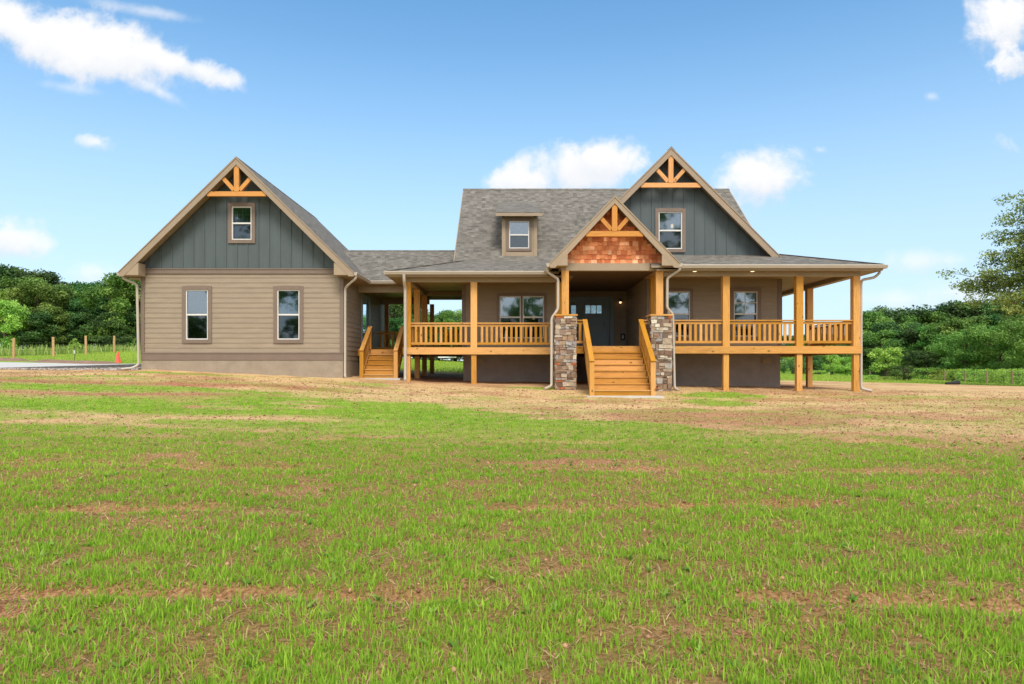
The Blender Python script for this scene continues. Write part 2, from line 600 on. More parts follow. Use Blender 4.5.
def red_mask(x, y):
    n = fbm(x * .6, y * .9, 4, 12)
    r = .62 * sstep(.46, .62, n) + .3 * sstep(.5, .6, fbm(x * 2.5, y * 3.5, 3, 17)) - .1
    for (y0, x0, x1, w, a) in ((19.6, -40, -4.5, .6, 1.2), (16.4, -40, -6.0, .6, 1.0), (26, -4, 12, 2.6, 1.0), (22.6, -30, -14, .5, .7)):
        yy = y - y0 - 1.2 * (vnoise(x * .3, y * 0 + y0, 4) - .5)
        r = np.maximum(r, a * np.exp(-(yy / w)**2) * sstep(x0 - 1, x0 + 1, x) * (1 - sstep(x1 - 1, x1 + 1, x)) * (.6 + .6 * n))
    near = 1 - sstep(9, 13, y)
    r = np.maximum(r, near * (.7 + .5 * n))
    q = ((x - 4.5) / 3)**2 + ((y - 14.5) / 2.2)**2
    r = np.maximum(r, .8 * sstep(1.3, .2, q + (n - .5)))
    return np.clip(r, 0, 1)


def make_ground():
    def axis(a, b, step, lo, hi):
        mid = list(np.arange(a, b + 1e-6, step))
        up, s = [mid[-1]], step
        while up[-1] < hi:
            s *= 1.13
            up.append(up[-1] + s)
        dn, s = [mid[0]], step
        while dn[-1] > lo:
            s *= 1.13
            dn.append(dn[-1] - s)
        return np.array(dn[:0:-1] + mid + up[1:])
    ax = axis(-17, 15, .11, -300, 300)
    ay = axis(1.0, 26, .09, -60, 400)
    X, Y = np.meshgrid(ax, ay)
    x, y = X.ravel(), Y.ravel()
    z = ground_z(x, y)
    nx, ny = len(ax), len(ay)
    idx = np.arange(nx * ny).reshape(ny, nx)
    q = np.stack([idx[:-1, :-1], idx[:-1, 1:], idx[1:, 1:], idx[1:, :-1]], -1).reshape(-1, 4)
    m, t, b = new_mat('ground_soil_grass', 0.95, 0.15)
    ag = t.new('ShaderNodeAttribute', attribute_name='Col')
    sp = t.new('ShaderNodeSeparateColor')
    t.l.new(ag.outputs['Color'], sp.inputs[0])
    v = t.coords('Object')
    nA = t.noise(v, 38, 5, .65)
    nB = t.noise(v, 5, 5, .6)
    vs = t.coords('Object', (9, 60, 9))
    nS = t.noise(vs, 1.5, 3, .6, .8)
    straw = t.ramp(t.math('ADD', t.math('MULTIPLY', nS.outputs['Fac'], .5), t.math('MULTIPLY', nA.outputs['Fac'], .5)),
                   [(.28, lin(136, 100, 66)), (.46, lin(198, 162, 114)), (.66, lin(234, 204, 156))])
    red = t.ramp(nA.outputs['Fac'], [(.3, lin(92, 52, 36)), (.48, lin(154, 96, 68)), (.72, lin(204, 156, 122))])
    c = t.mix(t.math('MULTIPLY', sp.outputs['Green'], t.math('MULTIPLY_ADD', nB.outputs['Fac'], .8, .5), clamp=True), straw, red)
    c = t.mix(t.math('MULTIPLY', t.math('MULTIPLY', sp.outputs['Red'], t.math('SUBTRACT', 1.15, sp.outputs['Blue']), clamp=True), .75), c, t.ramp(nA.outputs['Fac'], [(.3, lin(84, 52, 36)), (.6, lin(146, 100, 70))]))  # brown soil under near grass; shade between tufts put into its colour
    grs = t.ramp(t.math('ADD', t.math('MULTIPLY', nA.outputs['Fac'], .6), t.math('MULTIPLY', nB.outputs['Fac'], .4)),
                 [(.3, lin(84, 108, 30)), (.5, lin(128, 156, 48)), (.7, lin(168, 186, 80))])
    gf = t.math('MULTIPLY_ADD', nA.outputs['Fac'], 1.5, -.75)
    gf = t.math('ADD', t.math('MULTIPLY', sp.outputs['Red'], 1.15), t.math('MULTIPLY', gf, .55))
    gf = t.math('MULTIPLY', gf, sp.outputs['Blue'], clamp=True)
    c = t.mix(gf, c, grs)
    t.l.new(c, b.inputs['Base Color'])
    hsum = t.math('ADD', nA.outputs['Fac'], t.math('MULTIPLY', nB.outputs['Fac'], 1.2))
    t.l.new(t.bump(hsum, 0.9, 0.035), b.inputs['Normal'])
    g = green_mask(x, y)
    r = red_mask(x, y)
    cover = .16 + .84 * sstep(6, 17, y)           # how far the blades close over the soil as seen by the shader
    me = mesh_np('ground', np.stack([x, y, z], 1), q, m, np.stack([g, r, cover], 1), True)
    o = bpy.data.objects.new('ground', me)
    COL.objects.link(o)
    tag(o, 'patchy lawn of thin new grass, straw and red soil in front of the house', 'ground', kind='structure')


make_ground()


# ------------------------------------------------------------------ grass
def blade_mat():
    m, t, b = new_mat('grass_blades', 0.6, 0.2)
    a = t.new('ShaderNodeAttribute', attribute_name='Col')
    t.l.new(a.outputs['Color'], b.inputs['Base Color'])
    tl = t.new('ShaderNodeBsdfTranslucent')
    t.l.new(a.outputs['Color'], tl.inputs['Color'])
    mx = t.new('ShaderNodeMixShader')
    mx.inputs[0].default_value = 0.42
    out = t.n['Material Output']
    t.l.new(b.outputs[0], mx.inputs[1])
    t.l.new(tl.outputs[0], mx.inputs[2])
    t.l.new(mx.outputs[0], out.inputs['Surface'])
    return m


BLADE = blade_mat()


def blades(x, y, h, w, lean, col, name, label, cat):
    n = len(x)
    z = ground_z(x, y) - .005
    a = RNG.rand(n) * 2 * PI
    dx, dy = np.cos(a), np.sin(a)
    la = RNG.rand(n) * 2 * PI
    lx, ly = np.cos(la) * lean, np.sin(la) * lean
    b0 = np.stack([x - dx * w / 2, y - dy * w / 2, z], 1)
    b1 = np.stack([x + dx * w / 2, y + dy * w / 2, z], 1)
    mx_, my_ = x + lx * h * .35, y + ly * h * .35
    up = np.sqrt(np.clip(1 - np.minimum(lean, .98)**2, .03, 1))
    m1 = np.stack([mx_ + dx * w * .42, my_ + dy * w * .42, z + h * .58 * up], 1)
    m0 = np.stack([mx_ - dx * w * .42, my_ - dy * w * .42, z + h * .58 * up], 1)
    tp = np.stack([x + lx * h, y + ly * h, z + h * up], 1)
    V = np.stack([b0, b1, m1, m0, tp, tp], 1)[:, :5].reshape(-1, 3)
    i = np.arange(n)[:, None] * 5
    T = np.concatenate([i + np.array([[0, 1, 2]]), i + np.array([[0, 2, 3]]), i + np.array([[3, 2, 4]])], 0)
    C = np.repeat(col, 5, 0)
    me = mesh_np(name, V, T, BLADE, C)
    o = bpy.data.objects.new(name, me)
    COL.objects.link(o)
    return tag(o, label, cat, kind='stuff')


def sample_lawn(n, p, y0, y1):
    yy = np.linspace(y0, y1, 800)
    pdf = (1.9 * yy + 5) * yy**p
    cdf = np.cumsum(pdf)
    cdf /= cdf[-1]
    y = np.interp(RNG.rand(n), cdf, yy)
    x = (RNG.rand(n) * 2 - 1) * (.95 * y + 2.5)
    return x, y


def make_grass():
    # tufts, each with several blades
    x, y = sample_lawn(195000, -1.25, 1.6, 24.2)
    g = green_mask(x, y)
    cl = sstep(.40, .62, fbm(x * 3.8, y * 4.8, 3, 31)) * .55 + sstep(.4, .6, fbm(x * 13, y * 13, 2, 33)) * .45
    keep = (RNG.rand(len(x)) < (.03 + .97 * g**1.1) * (.10 + .90 * cl)) & (g > .04)
    keep &= ~((x < -5.6) & (y > 23.8)) & ~((x > 2.2) & (x < 4.5) & (y > 19.9)) & ~((y > 23.3) & (x < 2))
    x, y, g = x[keep], y[keep], g[keep]
    nb = 7
    sp = .012 + .022 * RNG.rand(len(x)) + y * .0012
    X = np.repeat(x, nb) + RNG.randn(len(x) * nb) * np.repeat(sp, nb)
    Y = np.repeat(y, nb) + RNG.randn(len(x) * nb) * np.repeat(sp, nb)
    Gm = np.repeat(g, nb)
    n = len(X)
    tuft = np.repeat(RNG.rand(len(x)), nb)
    h = (.020 + .046 * RNG.rand(n)**1.4) * np.where(RNG.rand(n) < .04, 1.7, 1.0) * (.65 + .6 * tuft) * (.75 + .4 * Gm)
    h = h * np.interp(Y, [5, 12, 22], [1, .62, .42])
    w = .0040 + .0024 * RNG.rand(n) + .0005 * Y
    lean = np.abs(RNG.randn(n)) * .42
    # colours: fresh green, yellow green, some dry
    c1, c2, c3 = np.array(lin(106, 160, 32)[:3]), np.array(lin(178, 206, 74)[:3]), np.array(lin(196, 176, 118)[:3])
    k = np.clip(.30 * tuft + .55 * RNG.rand(n) + .5 * (fbm(X * .5, Y * .5, 3, 20) - .5), 0, 1)[:, None]
    col = c1 * (1 - k) + c2 * k
    dry = (RNG.rand(n) < .06 + .10 * (1 - Gm))[:, None]
    col = np.where(dry, c3 * (.7 + .4 * RNG.rand(n)[:, None]), col * (.8 + .4 * RNG.rand(n)[:, None]))
    blades(X, Y, h, w, np.where(dry[:, 0], lean + .45, lean), col, 'grass', 'short new green grass growing in thin tufts over the soil', 'grass')
    # flat rosettes of broad leaved weeds
    x, y = sample_lawn(600, -1.2, 1.8, 14)
    nb = 8
    X, Y = np.repeat(x, nb), np.repeat(y, nb)
    n = len(X)
    k = np.repeat(RNG.rand(len(x)), nb)[:, None]
    blades(X, Y, .035 + .05 * RNG.rand(n), .014 + .014 * RNG.rand(n), .72 + .25 * RNG.rand(n), (np.array(lin(104, 150, 52)[:3]) * (1 - k) + np.array(lin(150, 180, 84)[:3]) * k) * (.8 + .4 * RNG.rand(n)[:, None]),
           'lawn_weeds', 'small flat rosettes of broad leaved weeds among the new grass', 'weeds')
    # dead straw lying on the bare ground
    x, y = sample_lawn(170000, -1.1, 1.6, 24.0)
    g = green_mask(x, y)
    keep = RNG.rand(len(x)) < .95 - .4 * g
    keep &= ~((x < -5.6) & (y > 23.8)) & ~((x > 2.2) & (x < 4.5) & (y > 19.9)) & ~((y > 23.0) & (x < 2))
    x, y = x[keep], y[keep]
    n = len(x)
    c = np.array(lin(214, 186, 142)[:3]) * (.45 + .65 * RNG.rand(n)[:, None])
    c = np.where((RNG.rand(n) < .25)[:, None], np.array(lin(120, 84, 62)[:3]) * (.6 + .6 * RNG.rand(n)[:, None]), c)
    blades(x, y, .04 + .07 * RNG.rand(n), (.0034 + .0026 * RNG.rand(n) + .0005 * y), .9 + .09 * RNG.rand(n), c, 'straw',
           'pale dry straw scattered over the bare red soil', 'straw')
    # small clods and pebbles of red soil
    x, y = sample_lawn(26000, -1.3, 1.6, 22)
    keep = (RNG.rand(len(x)) < .95 - .6 * green_mask(x, y)) & ~((x > 2.0) & (x < 4.6) & (y > 19.7)) & ~((x < -5.6) & (y > 23.6))
    x, y = x[keep], y[keep]
    n = len(x)
    z = ground_z(x, y)
    oc = np.array([[1, 0, 0], [-1, 0, 0], [0, 1, 0], [0, -1, 0], [0, 0, .8], [0, 0, -.6]], float)
    fc = np.array([[0, 2, 4], [2, 1, 4], [1, 3, 4], [3, 0, 4], [2, 0, 5], [1, 2, 5], [3, 1, 5], [0, 3, 5]])
    sz = (.006 + .016 * RNG.rand(n)**2.5) * (1 + .05 * y)
    P = np.stack([x, y, z], 1)[:, None] + oc[None] * sz[:, None, None] * (.6 + .8 * RNG.rand(n, 6, 3))
    T = (np.arange(n)[:, None, None] * 6 + fc[None]).reshape(-1, 3)
    k = RNG.rand(n)[:, None]
    c = np.array(lin(112, 66, 46)[:3]) * (1 - k) + np.array(lin(190, 146, 112)[:3]) * k
    o = bpy.data.objects.new('soil_clods', mesh_np('soil_clods', P.reshape(-1, 3), T, attr_mat('clod', grain=40), np.repeat(c, 6, 0)))
    COL.objects.link(o)
    tag(o, 'small clods and pebbles of red soil between the grass tufts', 'soil', kind='stuff')
    # taller field grass behind the house and along the fences
    n = 60000
    x = np.concatenate([RNG.uniform(-75, -5, n), RNG.uniform(-14, 4, 12000), RNG.uniform(12, 75, n)])
    y = np.concatenate([RNG.uniform(33, 75, n), RNG.uniform(33, 62, 12000), RNG.uniform(36, 80, n)])
    keep = green_mask(x, y) > .4
    ins = (x < -13) & (y < 28 + (-13 - x) * .8) & (y < 43)
    keep &= ~ins
    x, y = x[keep], y[keep]
    n = len(x)
    h = .05 + .10 * RNG.rand(n)
    c1, c2 = np.array(lin(128, 164, 50)[:3]), np.array(lin(186, 198, 92)[:3])
    k = np.clip(RNG.rand(n) * .6 + .4 * fbm(x * .2, y * .2, 3, 4), 0, 1)[:, None]
    blades(x, y, h, .03 + .02 * RNG.rand(n), np.abs(RNG.randn(n)) * .3, c1 * (1 - k) + c2 * k, 'meadow_grass',
           'bright green field grass behind the house up to the fences', 'grass')


make_grass()

# ------------------------------------------------------------------ house
HOUSE = empty('farmhouse', (0, 26, 1.0))
tag(HOUSE, 'new tan and slate farmhouse with wraparound timber porch, stone pillars and attached garage wing', 'house')
FLOOR = 2.22
SLOPE = 0.30


def front(yw):
    return lambda u, v, d: (u, yw - d, v)


def east(xw):
    return lambda u, v, d: (xw + d, u, v)


def west(xw):
    return lambda u, v, d: (xw - d, u, v)


def rects(u0, u1, v0, v1, holes):
    us = sorted({u0, u1, *[h for q in holes for h in q[:2] if u0 < h < u1]})
    out = []
    for a, b in zip(us[:-1], us[1:]):
        mid = (a + b) / 2
        cuts = sorted((max(q[2], v0), min(q[3], v1)) for q in holes if q[0] <= mid <= q[1])
        z = v0
        for c, d in cuts:
            if c > z:
                out.append((a, b, z, c))
            z = max(z, d)
        if z < v1:
            out.append((a, b, z, v1))
    return out


def lbox(mb, P, u0, u1, v0, v1, d0, d1, m=0):
    mb.hexa([P(u0, v0, d0), P(u1, v0, d0), P(u1, v0, d1), P(u0, v0, d1),
             P(u0, v1, d0), P(u1, v1, d0), P(u1, v1, d1), P(u0, v1, d1)], m)


def lap_wall(P, u0, u1, v0, v1, holes=(), mat=None, name='wall', parent=None, ex=0.176, lab=None):
    """wall of overlapping horizontal boards, with real openings"""
    mb = MB()
    for r in rects(u0, u1, v0, v1, holes):
        lbox(mb, P, r[0], r[1], r[2], r[3], -.14, 0)
    k = 0
    while v0 + k * ex < v1 - .01:
        a, b = v0 + k * ex, min(v1, v0 + (k + 1) * ex)
        for r in rects(u0, u1, a, b, holes):
            def dd(v):
                return .019 - .014 * (v - a) / ex
            da, db = dd(r[2]), dd(r[3])
            mb.poly([P(r[0], r[2], da), P(r[1], r[2], da), P(r[1], r[3], db), P(r[0], r[3], db)])
            mb.poly([P(r[0], r[2], .001), P(r[1], r[2], .001), P(r[1], r[2], da), P(r[0], r[2], da)])
        k += 1
    o = mb.build(name, mat or SIDING, parent or HOUSE)
    if lab:
        o['label'] = lab
    return o


def window(P, u0, u1, v0, v1, parent=None, casing=0.1, grid=True, lights=1, casing_mat=None, lab=None, lower=True, low_casing=None, bars=False):
    """casing + white sash frames + panes in the opening u0..u1, v0..v1"""
    parent = parent or HOUSE
    cmat = casing_mat or TRIM
    c = casing
    lc = c if low_casing is None else low_casing
    mb = MB()
    lbox(mb, P, u0 - c, u0, v0 - lc, v1 + c, -.02, .045)
    lbox(mb, P, u1, u1 + c, v0 - lc, v1 + c, -.02, .045)
    lbox(mb, P, u0 + .001, u1 - .001, v1, v1 + c + .012, -.02, .05)
    lbox(mb, P, u0 + .001, u1 - .001, v0 - lc, v0, -.02, .05)
    for k in range(1, lights):
        um = u0 + (u1 - u0) * k / lights
        lbox(mb, P, um - .035, um + .035, v0, v1, -.02, .046)
    w = mb.build('window', cmat, parent)
    if lab:
        w['label'] = lab
    fr, gl = MB(), MB()
    for k in range(lights):
        a = u0 + (u1 - u0) * k / lights + (.035 if k else 0)
        b = u0 + (u1 - u0) * (k + 1) / lights - (.035 if k < lights - 1 else 0)
        t = .036
        vm = (v0 + v1) / 2
        lbox(fr, P, a, a + t, v0, v1, -.07, .02)
        lbox(fr, P, b - t, b, v0, v1, -.07, .02)
        lbox(fr, P, a + t, b - t, v1 - t, v1, -.07, .019)
        lbox(fr, P, a + t, b - t, v0, v0 + t, -.07, .019)
        lbox(fr, P, a + t, b - t, vm - .026, vm + .026, -.055, .012)
        lbox(gl, P, a + t, b - t, vm + .026, v1 - t, -.024, -.018)
        lbox(gl, P, a + t, b - t, v0 + t, vm - .026, -.05, -.044, 1)
        if grid:
            um = (a + b) / 2
            vq = (vm + v1) / 2
            if bars:
                lbox(fr, P, um - .014, um + .014, vm + .026, v1 - t, -.016, -.004)
                lbox(fr, P, a + t, b - t, vq - .013, vq + .013, -.0155, -.0045)
                continue
            lbox(fr, P, um - .008, um + .008, vm + .026, v1 - t, -.036, -.028)
            lbox(fr, P, a + t, b - t, vq - .008, vq + .008, -.0355, -.0285)
    if parent is HOUSE:
        fr.build('window_frame', WHITE, w)
        gl.build('window_pane', [GLASS, SCREEN], w)
    else:
        fr.build('window_frame', WHITE, parent)
        gl.build('window_pane', [GLASS, SCREEN], parent)
    return w


def roof_slab(pts, thick=.16, name='roof', parent=None, edge=None, soffit=None, lab=None):
    """sloped roof plane: shingles above, fascia at the edges, soffit beneath"""
    P = [Vector(p) for p in pts]
    n = (P[1] - P[0]).cross(P[2] - P[0]).normalized()
    if n.z < 0:
        P = P[::-1]
        n = -n
    eave = Vector((0, 0, 1)).cross(n).normalized()
    mb = MB()
    mb.poly(P, 0, eave, off=(random.uniform(0, 9), random.uniform(0, 9)))
    q = [p - Vector((0, 0, thick)) for p in P]
    mb.poly(q[::-1], 2, eave)
    for i in range(len(P)):
        j = (i + 1) % len(P)
        mid0, mid1 = P[i] - Vector((0, 0, .035)), P[j] - Vector((0, 0, .035))
        mb.poly([mid0, P[i], P[j], mid1], 0)
        mb.poly([q[i], mid0, mid1, q[j]], 1)
    o = mb.build(name, [SHINGLE, edge or FASCIA, soffit or CEIL], parent or HOUSE)
    if lab:
        o['label'] = lab
    return o


def gable_boards(P, uc, half, apex, slope, v0, holes, name, lab, u_min=None, u_max=None, spacing=.38):
    """board and batten gable wall under a symmetric roof line"""
    mb = MB()
    u_min = uc - half if u_min is None else u_min
    u_max = uc + half if u_max is None else u_max

    def top(u):
        return apex - abs(u - uc) * slope
    us = sorted({u_min, u_max, uc, *[h for q in holes for h in q[:2]]})
    us = [u for u in us if u_min <= u <= u_max]
    for a, b in zip(us[:-1], us[1:]):
        mid = (a + b) / 2
        hs = [q for q in holes if q[0] <= mid <= q[1]]
        segs = [(v0, None)] if not hs else [(v0, hs[0][2]), (hs[0][3], None)]
        for lo, hi in segs:
            ta, tb = (top(a), top(b)) if hi is None else (hi, hi)
            if max(ta, tb) <= lo + .001:
                continue
            ta, tb = max(ta, lo + .0005), max(tb, lo + .0005)
            mb.hexa([P(a, lo, -.14), P(b, lo, -.14), P(b, lo, 0), P(a, lo, 0), P(a, ta, -.14), P(b, tb, -.14), P(b, tb, 0), P(a, ta, 0)])
    k0 = int(math.floor((u_min - uc) / spacing))
    for k in range(k0, int((u_max - uc) / spacing) + 1):
        u = uc + (k + .5) * spacing
        if not (u_min + .05 < u < u_max - .05):
            continue
        hs = [q for q in holes if q[0] - .1 < u < q[1] + .1]
        segs = [(v0, top(u))] if not hs else [(v0, hs[0][2] - .1), (hs[0][3] + .1, top(u))]
        for lo, hi in segs:
            if hi - lo > .1:
                lbox(mb, P, u - .022, u + .022, lo, hi, .001, .024)
    o = mb.build(name, SLATE, HOUSE)
    o['label'] = lab
    return o


def rake(yf, xa, za, xt, zt, depth=.30, thick=.05, mat=None, name='rake_board'):
    """sloping board along a gable edge, from apex (xa, za) to tip (xt, zt), front face at yf"""
    mb = MB()
    s = 1 if xt > xa else -1
    mb.prism([(xa, yf, za - .02), (xt, yf, zt - .02), (xt, yf, zt - .02 - .14), (xt - s * .16, yf, zt - .02 - .14), (xa, yf, za - .02 - depth)],
             (0, thick, 0), 0, uvdir=(xt - xa, 0, zt - za))
    # thin shingle mould along the top
    mb.prism([(xa, yf - .02, za + .012), (xt + s * .03, yf - .02, zt - .02), (xt + s * .03, yf - .02, zt - .055), (xa, yf - .02, za - .05)], (0, .019, 0), 0,
             uvdir=(xt - xa, 0, zt - za))
    return mb.build(name, mat or FASCIA, HOUSE)


def truss(yf, xc, z_apex, slope, z_tie, parent=None, tie=.16, depth=.28, post=.17, diag=.13, lab=None):
    """king post ornament in a gable peak, beneath the rake boards"""
    hw = (z_apex - depth * .6 - z_tie) / slope
    mb = MB()
    y1 = yf + .16
    mb.box(xc - hw + .02, xc + hw - .02, yf + .05, y1, z_tie - tie, z_tie)
    mb.box(xc - post / 2, xc + post / 2, yf + .04, y1 + .005, z_tie + .001, z_apex - depth * .75)
    for s in (-1, 1):
        a = Vector((xc + s * .10, yf + .11, z_tie + .05))
        rise = (z_apex - depth * .75 - z_tie) * .62
        b = Vector((xc + s * (rise * .93 + .04), yf + .11, z_tie + rise))
        # stop at the rake
        zt = z_apex - depth * .75 - abs(b.x - xc) * slope
        if b.z > zt:
            k = (b.z - zt) / (1 + slope * .93)
            b = Vector((b.x - s * k * .93, b.y, b.z - k))
        mb.beam(a, b, .10, diag, 0, up=(0, -1, 0)) if False else mb.beam(a, b, .1, diag, 0, up=(-s * .7, 0, .7))
    o = mb.build('gable_truss', TRUSS, HOUSE)
    if lab:
        o['label'] = lab
    return o


def gutter(a, b, side, parent=None, name='gutter'):
    """K style trough from a to b (top back edge), opening away along side"""
    a, b, s = Vector(a), Vector(b), Vector(side)
    prof = [(0, 0), (.12, 0), (.125, -.02), (.085, -.11), (0, -.115)]
    mb = MB()
    mb.prism([a + s * p + Vector((0, 0, q)) for p, q in prof], b - a)
    return mb.build(name, GUTTER, HOUSE)


def downspout(pts, r=.042, lab=None):
    mb = MB()
    P = [Vector(p) for p in pts]
    fine = [P[0]]
    for i in range(1, len(P) - 1):           # round the elbows
        d0 = (P[i - 1] - P[i]).normalized() * min(.07, (P[i - 1] - P[i]).length * .4)
        d1 = (P[i + 1] - P[i]).normalized() * min(.07, (P[i + 1] - P[i]).length * .4)
        fine += [P[i] + d0, P[i] + (d0 + d1) * .25, P[i] + d1]
    fine.append(P[-1])
    mb.tube(fine, r, 8)
    o = mb.build('downspout', GUTTER, HOUSE)
    if lab:
        o['label'] = lab
    return o


def part_box(name, mat, *b):
    m_ = MB()
    m_.box(*b)
    return m_.build(name, mat, HOUSE)


def ridge_cap(a, b, slope, w=.13):
    """bent cap of shingles along a ridge between two equal slopes"""
    a, b = Vector(a), Vector(b)
    d = (b - a).normalized()
    s = Vector((d.y, -d.x, 0)).normalized()
    m_ = MB()
    pr = [(-w, -w * slope + .022), (0, .022), (w, -w * slope + .022), (w, -w * slope + .002), (0, .001), (-w, -w * slope + .002)]
    m_.prism([a + s * p + Vector((0, 0, q)) for p, q in pr], b - a)
    return m_.build('ridge_cap', SHINGLE, HOUSE)


# ---- garage wing ---------------------------------------------------------
GX0, GX1, GY0, GY1 = -13.0, -5.94, 24.0, 32.3
GA = (-9.485, 8.76)
GS = (8.76 - 4.81) / 4.035
W1 = (-11.45, -10.67, 2.50, 4.245)
W2 = (-8.24, -7.46, 2.50, 4.245)
lap_wall(front(GY0), GX0 + .1, GX1 - .1, 2.03, 4.81, [W1, W2], parent=HOUSE, lab='tan lap siding front wall of the garage wing')

part_box('band_board', TRIM, GX0 - .02, GX1 + .02, GY0 - .05, GY0 - .001, 1.78, 2.03)
part_box('band_board', TRIM, GX0 - .02, GX1 + .02, GY0 - .065, GY0 - .051, 2.005, 2.045)
part_box('band_board', TRIM, GX0, GX1, GY0 - .05, GY0 - .001, 4.81, 4.99)
part_box('band_board', TRIM, GX0, GX1, GY0 - .07, GY0 - .051, 4.955, 4.995)

part_box('corner_board', TRIM, GX0 - .025, GX0 + .1, GY0 - .052, GY0 + .1, 2.046, 4.809)
part_box('corner_board', TRIM, GX1 - .1, GX1 + .03, GY0 - .052, GY0 + .1, 2.046, 4.809)
mb = MB()
mb.box(GX0 - .01, GX1 + .01, GY0 - .03, GY1, .6, 1.779)
mb.build('foundation_wall', STUCCO, HOUSE)
WG = (-9.84, -9.14, 6.0, 7.17)
gable_boards(front(GY0), GA[0], 3.53, GA[1] - .2, GS, 4.996, [WG], 'gable_wall', 'slate board and batten gable over the garage wing')
DOOR_G = (26.95, 28.35, FLOOR, 4.33)
lap_wall(east(GX1), GY0 + .1, GY1, 1.78, 4.75, [DOOR_G], lab='tan lap siding side wall facing the breezeway')
lap_wall(west(GX0), GY0 + .1, GY1, 1.78, 4.75)
mb = MB()
P_ = front(GY1 + .14)
lbox(mb, P_, GX0, GX1, 1.0, 4.99, 0, .14)
mb.prism([(GX0, GY1, 4.99), (GX1, GY1, 4.99), (GA[0], GY1, GA[1] - .2)], (0, .14, 0))
mb.box(GX0 + .15, GX1 - .15, GY0 + .15, GY1 - .01, 1.6, 1.7, 0)
mb.box(GX0 + .15, GX1 - .15, GY0 + .15, GY1 - .01, 4.9, 4.97, 0)
mb.build('rear_wall', SIDING, HOUSE)
for w, l in ((W1, None), (W2, None), (WG, None)):
    window(front(GY0), *w, casing=.13 if w is not WG else .12, lab=l)
# roof
YF, YB = 23.52, 32.9
for s in (-1, 1):
    roof_slab([(GA[0], YF, GA[1]), (GA[0] + s * 4.035, YF, 4.81), (GA[0] + s * 4.035, YB, 4.81), (GA[0], YB, GA[1])], .15,
              lab='grey shingle roof slope of the garage wing')
    rake(YF - .05, GA[0], GA[1], GA[0] + s * 4.035, 4.81, depth=.25)
    mb = MB()                                     # boxed eave return
    xt, xi = GA[0] + s * 4.02, GA[0] + s * 3.36
    zb = 4.70
    mb.prism([(xt, YF - .04, zb), (xi, YF - .04, zb), (xi, YF - .04, GA[1] - .35 - 3.36 * GS), (xt, YF - .04, 4.75)], (0, .46, 0))
    mb.build('eave_return', BEIGE, HOUSE)
    mb = MB()                                     # level soffit along the side eave
    mb.box(min(GA[0] + s * 3.5, xt), max(GA[0] + s * 3.5, xt), YF + .43, YB - .02, 4.66, 4.70)
    mb.build('soffit', CEIL, HOUSE)
    gutter((GA[0] + s * 4.03, YF + .02, 4.80), (GA[0] + s * 4.03, 25.8 if s > 0 else YB, 4.80), (s, 0, 0))
ridge_cap((GA[0], YF - .05, GA[1]), (GA[0], YB, GA[1]), GS)
truss(YF - .06, GA[0], GA[1], GS, 7.58)

# ---- main house walls ----------------------------------------------------
XL, XR = -1.855, 9.57
YL, YR, YD = 25.7, 24.3, 28.5
RX0, RX1 = 2.1, 4.78
YBK = 36.4
WL = (-.47, 1.2, 2.62, 4.20)
lap_wall(front(YL), XL + .12, RX0, 1.95, 4.95, [WL], lab='tan lap siding wall behind the left half of the porch')
WR1 = (5.52, 6.33, 2.62, 4.22)
WR2 = (7.88, 8.73, 2.62, 4.22)   # has muntin bars on the outside
lap_wall(front(YR), RX1 + .12, XR - .12, 1.95, 4.95, [WR1, WR2], lab='tan lap siding wall behind the right half of the porch')

part_box('corner_board', TRIM, XL - .03, XL + .12, YL - .035, YL + .1, 1.95, 4.95)
part_box('corner_board', TRIM, XR - .12, XR + .03, YR - .035, YR + .1, 1.95, 4.95)
part_box('corner_board', TRIM, RX1, RX1 + .12, YR - .035, YR + .1, 1.95, 4.95)
lap_wall(west(XL), YL + .1, YBK, 1.95, 5.5, lab='tan lap siding left side wall')
lap_wall(east(XR), YR + .1, YBK, 1.95, 5.5, lab='tan lap siding right side wall')
mb = MB()
for q in rects(XL, XR, 1.0, 5.5, [(3.0, 5.0, 2.4, 4.85)]):
    mb.box(q[0], q[1], YBK, YBK + .14, q[2], q[3])
for x in (XL, XR - .14):
    mb.prism([(x, 26.25, 5.4), (x, YBK - .2, 5.4), (x, 31.1, 9.3)], (.14, 0, 0))
mb.build('rear_wall', SIDING, HOUSE)
# recess round the front door
HD = (2.42, 4.13, FLOOR, 4.36)
lap_wall(front(YD), RX0, RX1 + .1, 1.95, 4.95, [HD], lab='tan lap siding at the back of the recessed entry')
lap_wall(lambda u, v, d: (RX1 - d, u, v), YR + .1, YD, 1.95, 4.95, lab='tan lap siding side of the recessed entry')
lap_wall(lambda u, v, d: (RX0 + d, u, v), YL + .02, YD, 1.95, 4.95)
window(front(YL), *WL, lights=2, casing=.1, lab='twin sash window behind the porch rail')
window(front(YR), *WR1, casing=.1, grid=False)
window(front(YR), *WR2, casing=.12, bars=True)
# floors and inner walls so that the rooms are rooms

part_box('interior_floor', DARK, XL + .15, RX0 - .15, YL + .15, YBK - .01, 2.05, 2.2)
part_box('interior_floor', DARK, RX1 + .16, XR - .15, YR + .15, YBK - .01, 2.05, 2.2)
part_box('interior_floor', DARK, XL + .15, RX0 - .15, YL + .15, YBK - .01, 4.96, 5.04)
part_box('interior_floor', DARK, RX1 + .16, XR - .15, YR + .15, YBK - .01, 4.96, 5.04)
part_box('interior_floor', DARK, RX0, RX1, YD + .15, YBK - .01, 2.05, 2.2)
part_box('interior_floor', DARK, RX0, RX1, YD + .15, YBK - .01, 4.96, 5.04)
part_box('interior_floor', DARK, RX1 + .16, XR - .15, 30, 30.1, 2.2, 4.96)
part_box('interior_floor', DARK, XL + .15, RX0 - .15, 31, 31.1, 2.2, 4.96)

